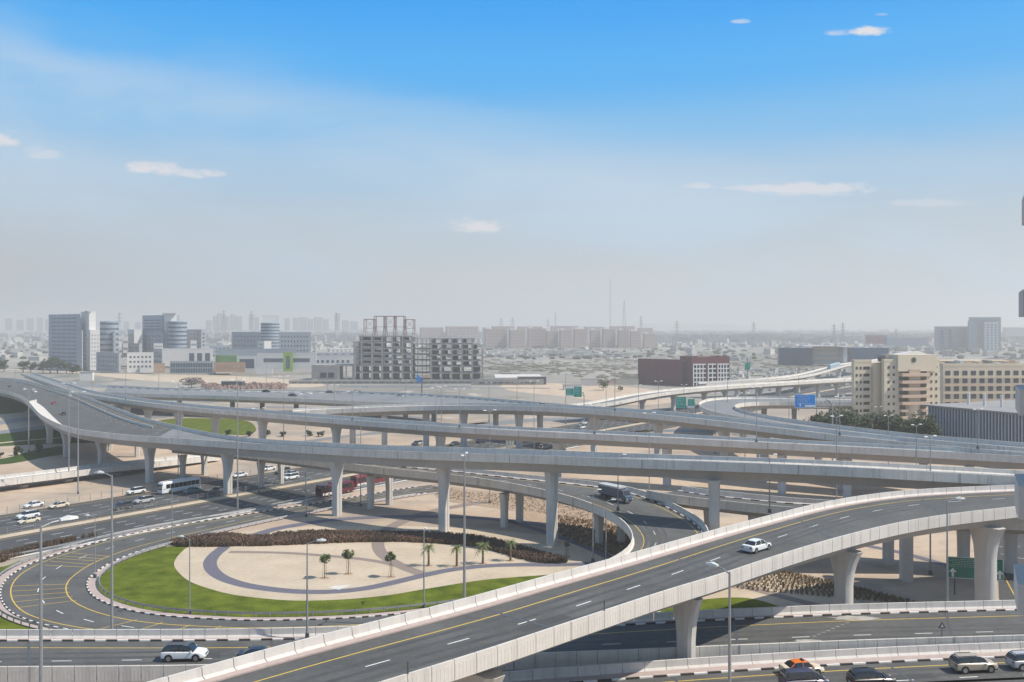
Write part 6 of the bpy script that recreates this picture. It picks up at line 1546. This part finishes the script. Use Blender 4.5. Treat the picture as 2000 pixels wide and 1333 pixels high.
def lorry():
    p, d = on(vE, 1203, 984, 7.6); e = thing('lorry', 'dark blue lorry with pale roofed box on the curved slip ramp', 'lorry', p, math.atan2(d.y, d.x)); W = 2.5
    bl = paint('lorry_blue', (.07,.11,.17)); gr = paint('lorry_pale', (.50,.50,.48))
    q = MB(); q.box(-5.2,-W/2,1.1,2.2,W/2,3.1); q.build('cargo_box', bl, e)
    q = MB(); q.box(-5.3,-W/2-.05,3.11,2.3,W/2+.05,3.5); q.build('box_roof', gr, e)
    q = MB(); q.loft([[(2.5,-1.15,.8),(2.5,-1.15,2.9),(2.5,1.15,2.9),(2.5,1.15,.8)],[(3.6,-1.15,.8),(3.6,-1.12,2.9),(3.6,1.12,2.9),(3.6,1.15,.8)],[(4.25,-1.15,.7),(4.25,-1.1,1.7),(4.25,1.1,1.7),(4.25,1.15,.7)],[(5.0,-1.1,.6),(5.0,-1.05,1.45),(5.0,1.05,1.45),(5.0,1.1,.6)]])
    q.build('cab', bl, e)
    q = MB(); q.loft([[(3.63,-.98,2.78),(3.63,.98,2.78),(3.66,.98,2.80),(3.66,-.98,2.80)],[(4.20,-.98,1.76),(4.20,.98,1.76),(4.28,.98,1.80),(4.28,-.98,1.80)]]); q.build('windscreen', GLS, e)
    for s_ in (-1,1):
        q = MB(); q.box(2.8,s_*1.15-.02,1.8,3.6,s_*1.15+.02,2.6); q.build('side_window', GLS, e)
        q = MB(); q.box(4.95,s_*.85-.15,.85,5.03,s_*.85+.15,1.1); q.build('headlight', HL, e)
        for x in (-4.2,-3.0,3.9):
            q = MB(); q.tube([(x,s_*.8,.5),(x,s_*1.24,.5)], .5, 16); wh = q.build('wheel', TYRE, e)
            q = MB(); q.tube([(x,s_*1.24,.5),(x,s_*1.26,.5)], .28, 12); q.build('rim', RIM, wh)
    q = MB(); q.box(-5.1,-.5,.6,4.2,.5,1.05); q.build('chassis', BLK, e)
    e.scale = (.86,.86,.86)
lorry()
# metro train
p = Q(1636,0.1); t = vT.find(P(1636,716.5,12)); 
e = thing('metro_train', 'pale blue metro train on the distant curved viaduct', 'train', vT.at(t, 4.5, 'n', -1.0)); o = Vector(e.location)
for i in range(5):
    ta, tb = t-2.2+i*.95, t-2.2+(i+1)*.95-.05; a, b = vT.at(ta,4.5,'n',-1.0)-o, vT.at(tb,4.5,'n',-1.0)-o; d = (b-a).normalized(); n_ = Vector((-d.y,d.x,0))*1.4
    q = MB(); q.loft([[a-n_, a-n_+Vector((0,0,3.0)), a-n_*.7+Vector((0,0,3.6)), a+n_*.7+Vector((0,0,3.6)), a+n_+Vector((0,0,3.0)), a+n_],[b-n_, b-n_+Vector((0,0,3.0)), b-n_*.7+Vector((0,0,3.6)), b+n_*.7+Vector((0,0,3.6)), b+n_+Vector((0,0,3.0)), b+n_]])
    q.build('carriage', paint('train_blue',(.35,.47,.55)), e)

# ------------------------------------------------------------------ vegetation
def leaf_cloud(q, c, rx, ry, rz, n, s_, rnd, droop=.0):
    """n small leaf quads spread through an uneven ellipsoid made of clumps"""
    cl = [(Vector((rnd.gauss(0,.42), rnd.gauss(0,.42), rnd.gauss(0,.40))), rnd.uniform(.28,.5)) for _ in range(max(5, n//45))]
    for _ in range(n):
        k, rr = rnd.choice(cl); d = Vector((rnd.gauss(0,1), rnd.gauss(0,1), rnd.gauss(0,1))).normalized()*rr*rnd.uniform(.6,1.0)
        v = k+d
        if v.length > 1.05: v = v.normalized()*rnd.uniform(.85,1.05)
        p = c + Vector((v.x*rx, v.y*ry, v.z*rz)); a = rnd.uniform(0,6.28); b = rnd.uniform(-1,1)
        u_ = Vector((math.cos(a), math.sin(a), b*.6)).normalized()*s_*rnd.uniform(.6,1.3); w_ = u_.cross(Vector((rnd.uniform(-1,1),rnd.uniform(-1,1),1))).normalized()*s_*.55
        q.add([p-u_, p+w_, p+u_, p-w_], [(0,1,2,3)])
def small_tree(px, py, label, seed, h=4.6, r=1.15, m=LEAF):
    rnd = random.Random(seed); c = P(px, py); e = thing('young_tree', label, 'tree', c, group='young trees and palms in the sand garden')
    q = MB(); q.tube([(0,0,0),(.04,0,h*.4),(-.03,.02,h*.7)], [.10,.08,.06], 7)
    for a in (0,2.1,4.2): q.tube([(0,0,h*.62),(math.cos(a)*r*.5,math.sin(a)*r*.5,h*.85)], [.05,.02], 5)
    q.build('trunk', TRUNK, e, smooth=True)
    q = MB(); q.tube([(.45,-.2,0),(.30,-.12,h*.55)], .03, 4); q.tube([(-.42,.2,0),(-.28,.14,h*.55)], .03, 4); q.build('stake', TRUNK, e)
    q = MB(); leaf_cloud(q, Vector((0,0,h*.80)), r, r, r*.82, 900, .16, rnd); q.build('crown', m, e, fixn=False)
    q = MB(); q.tube([(0,0,.0),(0,0,.06)], .85, 16); q.build('soil_ring', GRAVEL, e)
small_tree(634, 1130, 'leftmost young round tree with stakes in the sand garden', 1, 4.5, 1.1)
small_tree(680, 1122, 'middle young round tree in the sand garden', 2, 4.6, 1.1)
small_tree(763.5, 1128, 'rightmost young round tree, beside the brown path', 3, 4.6, 1.1)
small_tree(1107, 1089, 'bare little tree by the right tip of the hedge', 4, 3.2, .6, DRYP)
def palm(px, py, label, seed, h=3.4, fl=2.2):
    fl *= .86
    rnd = random.Random(seed); c = P(px, py); e = thing('palm_tree', label, 'palm', c, group='young trees and palms in the sand garden')
    q = MB(); q.tube([(0,0,0),(.03,.02,h*.3),(0,-.02,h*.7),(0,0,h)], [.26,.21,.20,.24], 9); q.build('trunk', TRUNK, e, smooth=True)
    q = MB(); q.tube([(0,0,0),(0,0,.08)], .8, 14); q.build('soil_ring', GRAVEL, e)
    for k in range(26):
        a = k*2.399+rnd.uniform(-.2,.2); up = 1.15 - 1.75*(k/26)**.9 + rnd.uniform(-.1,.1); L = fl*rnd.uniform(.8,1.1); q = MB()
        d = Vector((math.cos(a), math.sin(a), 0)); n_ = Vector((-d.y, d.x, 0)); prev = None; P0 = Vector((0,0,h))
        for i in range(8):
            u_ = i/7; v = P0 + d*(L*(math.sin(u_*1.2)/1.0)*math.cos(up*.7)) + Vector((0,0,L*(math.sin(up)*u_ - .62*u_*u_)))
            w_ = .36*math.sin(math.pi*min(1,u_*.9+.12))*fl/2.2
            cur = (v + n_*w_ - Vector((0,0,w_*.5)), v, v - n_*w_ - Vector((0,0,w_*.5)))
            if prev:
                # split leaflets: leave gaps between short blades
                for s_ in (0, 2):
                    q.add([prev[1], prev[1].lerp(cur[1],.55), cur[s_].lerp(prev[s_],.15), prev[s_].lerp(cur[s_],.45)], [(0,1,2,3)])
            prev = cur
        q.build('frond', LEAF_P, e, fixn=False)
palm(837, 1106, 'first palm from the left, right of the thin lawn lamp', 11, 3.7)
palm(892, 1107, 'second palm from the left, slimmest crown', 12, 3.6, 1.9)
palm(943, 1102, 'third palm from the left, largest crown, right of the tallest lamp', 13, 3.6, 2.4)
palm(997, 1096, 'fourth palm, against the dark hedge', 14, 3.7, 2.0)
def poly_points(poly, n, rnd):
    pts = [P(*q_) for q_ in poly]; pts = cat_rom(pts, 6, closed=True); tr = tessellate_polygon([pts]); ar = []
    for t_ in tr:
        a, b, c = (pts[i] for i in t_); ar.append(((b-a).cross(c-a)).length/2)
    import bisect
    cs = []; s_ = 0
    for v in ar: s_ += v; cs.append(s_)
    for _ in range(n):
        k = bisect.bisect(cs, rnd.uniform(0,s_)); k = min(k, len(tr)-1); a, b, c = (pts[i] for i in tr[k]); u_, v_ = rnd.random(), rnd.random()
        if u_+v_ > 1: u_, v_ = 1-u_, 1-v_
        yield a + (b-a)*u_ + (c-a)*v_
def tuft(q, c, h, r, n, rnd):
    for _ in range(n):
        a = rnd.uniform(0,6.28); d = Vector((math.cos(a), math.sin(a), 0)); L = h*rnd.uniform(.6,1.15); b = c + d*r*rnd.uniform(0,.5); t_ = b + d*r*rnd.uniform(.1,.8) + Vector((0,0,L)); n_ = Vector((-d.y,d.x,0))*r*.28
        q.add([b-n_*.6, b+n_*.6, t_+n_*.5, t_-n_*.5], [(0,1,2,3)])
rnd = random.Random(5); q = MB()
HP = [(345,1068),(338,1061),(380,1053),(440,1048),(500,1053),(560,1046),(640,1043),(750,1045),(850,1047),(930,1053),(1000,1068),(1060,1086),(1108,1099),(1050,1100),(1000,1088),(950,1074),(900,1066),(800,1060),(700,1060),(600,1064),(500,1068),(400,1069)]
for c in poly_points(HP, 5200, rnd): tuft(q, c, .98, .55, 7, rnd)
q.build('hedge', HEDGE, None, fixn=False, kind='stuff')
rnd = random.Random(6); q = MB()
for c in poly_points([(-60,1098),(0,1086),(40,1076),(90,1065),(150,1054),(190,1047),(160,1052),(90,1072),(30,1090),(-10,1104),(-60,1112)], 1100, rnd): tuft(q, c, .9, .5, 6, rnd)
q.build('hedge', HEDGE, None, fixn=False, kind='stuff')
rnd = random.Random(8); q = MB()
a0, a1, b0, b1 = P(1440,1150), P(1800,1182), P(1500,1112), P(1690,1155)
for i in range(34):
    for j in range(9):
        u_, v_ = (i+rnd.uniform(-.15,.15))/33, (j+rnd.uniform(-.15,.15))/8
        c = a0.lerp(a1,u_).lerp(b0.lerp(b1,u_), v_)
        tuft(q, c, .55, .5, 9, rnd)
q.build('shrub_bed', DRYP, None, fixn=False, kind='stuff')
rnd = random.Random(9); q = MB()
for c in poly_points([(850,952),(930,962),(1050,972),(1200,989),(1260,1012),(1240,1036),(1150,1026),(1060,1004),(960,988),(860,971)], 1500, rnd): tuft(q, c, .28, .3, 4, rnd)
for c in poly_points([(1080,1008),(1200,1030),(1230,1050),(1225,1090),(1150,1070),(1080,1036)], 900, rnd): tuft(q, c, .5, .4, 6, rnd)
q.build('shrub_bed', DRYP, None, fixn=False, kind='stuff')
def bush(px, py, r, label, seed, m=LEAF_D, zr=.8, group='round bushes on the lawns'):
    rnd = random.Random(seed); c = P(px, py); e = thing('bush', label, 'bush', c, group=group)
    q = MB(); leaf_cloud(q, Vector((0,0,r*zr)), r, r, r*zr, 500, .18*r, rnd); q.build('foliage', m, e, fixn=False)
    q = MB(); q.tube([(0,0,0),(0,0,r*.7)], .12, 6); q.build('stem', TRUNK, e)
bush(34, 890, 2.0, 'left round bush on the lawn below the wide deck', 21)
bush(75, 885, 1.9, 'right round bush on the lawn below the wide deck', 22)
bush(0, 894, 1.4, 'small bush at the left edge of the lawn', 23)
for i, px in enumerate((447,486,520,553,605,628)): bush(px, 852+(i%2), 1.7, '%s bush along the kerb seen between the two nearest viaducts' % ('first','second','third','fourth','fifth','sixth')[i], 30+i)
def tree(px, Y, h, r, label, seed, m=LEAF_D, z0=0, group='trees in front of the hotel', n=1400, leaf=.42):
    rnd = random.Random(seed); c = Q(px, Y, z0); e = thing('leafy_tree', label, 'tree', c, group=group)
    q = MB(); q.tube([(0,0,0),(.1,0,h*.35),(0,.1,h*.7)], [h*.035,h*.028,h*.012], 7)
    for k in range(4):
        a = k*1.6+rnd.uniform(0,.5); q.tube([(0,0,h*(.3+.08*k)),(math.cos(a)*r*.6,math.sin(a)*r*.6,h*(.6+.07*k))], [h*.014,h*.005], 5)
    q.build('trunk', TRUNK, e, smooth=True)
    q = MB(); leaf_cloud(q, Vector((0,0,h*.62)), r, r, h*.40, n, leaf, rnd); q.build('crown', m, e, fixn=False)
rnd = random.Random(15)
hotel_tr = [(1588,352,812,4.0),(1604,350,806,4.6),(1618,345,812,4.8),(1640,352,797,5.6),(1656,345,806,5.2),(1673,342,812,5.2),(1690,330,813,5.2),(1706,345,808,5.6),(1724,330,803,6.0),(1742,336,810,5.6),(1756,322,820,5),(1771,318,826,5),(1786,328,818,5.4),(1800,318,806,6.0),(1811,312,812,4.6),(1628,365,806,5),(1652,372,795,5.5)]
hotel_tr = [(a_, Y_, zat(t_, Y_), r_) for a_, Y_, t_, r_ in hotel_tr]
ordn = 'first second third fourth fifth sixth seventh eighth ninth tenth eleventh twelfth thirteenth fourteenth fifteenth'.split()
for i, (px, Y, h, r) in enumerate(hotel_tr):
    lab = ('%s dark green tree from the left in the row before the hotel' % ordn[i]) if i < 15 else ('dark tree half behind the row before the hotel, %s one' % ('left','right')[i-15])
    tree(px, Y, h, r, lab, 50+i, n=2600, leaf=.5)
for i, (px, Y, h, r) in enumerate(((84,905,12,7),(98,900,15,8),(112,900,17,8.5),(60,915,13,6),(45,915,14,6),(130,898,13,7),(150,898,9,5),(8,930,12,8),(-4,930,14,8),(142,896,7,4))):
    tree(px, Y, h, r, '%s tree at the foot of the tallest slab tower' % ('dark','tall dark','bulky dark','slim','narrow','broad','low','leftmost low','cut off','tiny')[i], 80+i, group='trees by the office towers', n=500, leaf=1.0)
tree(374, 690, 8, 9, 'wide purple grey leafless tree on the sandy lot', 91, m=mat('bare_twigs', (.10,.075,.09), .9, .3, .3), group=None, n=1600, leaf=.5)
tree(1178, 660, 8, 5, 'lone dark tree right of the green sign pair', 92, group=None, n=500, leaf=.6)
tree(1212, 650, 4, 3, 'low tree nearest the maroon block', 93, group=None, n=300, leaf=.5)
# rubble stacks and site huts on the sandy lot
rnd = random.Random(17); q = MB()
for i in range(240):
    px = rnd.uniform(395, 560); py = rnd.uniform(752, 761); c = P(px, py); h_ = rnd.uniform(.6,2.6); M = Matrix.Translation(c) @ Matrix.Rotation(rnd.uniform(0,1.5),4,'Z'); q.box(-1,-.8,0,rnd.uniform(.5,2),.8,h_,M)
q.build('rubble', mat('rubble_red', (.30,.20,.17), .95, .4, .3), None, kind='stuff')
for i, (px, py, wd, hh, m_, lab) in enumerate(((452,757,16,4.2,BGM,'dark site hut roof on the sandy lot'),(1118,762,12,3.5,WB,'small white hut left of the green signs'),(1172,752,26,4,ORNG,'low salmon sheds before the maroon block'),(1152,754,14,5,WB,'white shed beside the salmon sheds'),(1222,752,20,4,BEIGE,'beige low shed touching the maroon block'),(168,744,10,7,WB,'small white kiosk by the far road'),(1040,752,22,6,BGM,'grey slanted canopy beside the long shed'))):
    c = P(px, py); e = thing('site_hut', lab, 'hut', c, rnd.uniform(-.2,.2)); q = MB(); q.box(-wd/2,0,0,wd/2,6,hh); q.build('wall', m_, e); q = MB(); q.box(-wd/2-.3,-.3,hh+.01,wd/2+.3,6.3,hh+.35); q.build('roof', ROOFG, e)


for i, px in enumerate((990.5, 996.5, 1002)):
    c = P(px, 877 - i*1.5); e = thing('white_pillar', '%s of the three short white pillars standing by the highway in the centre' % ('left','middle','right')[i], 'pillar', c)
    q = MB(); q.box(-.45,-.45,0,.45,.45,4.6); q.build('shaft', WB, e); q = MB(); q.box(-.55,-.55,4.61,.55,.55,4.85); q.build('cap', WG, e)
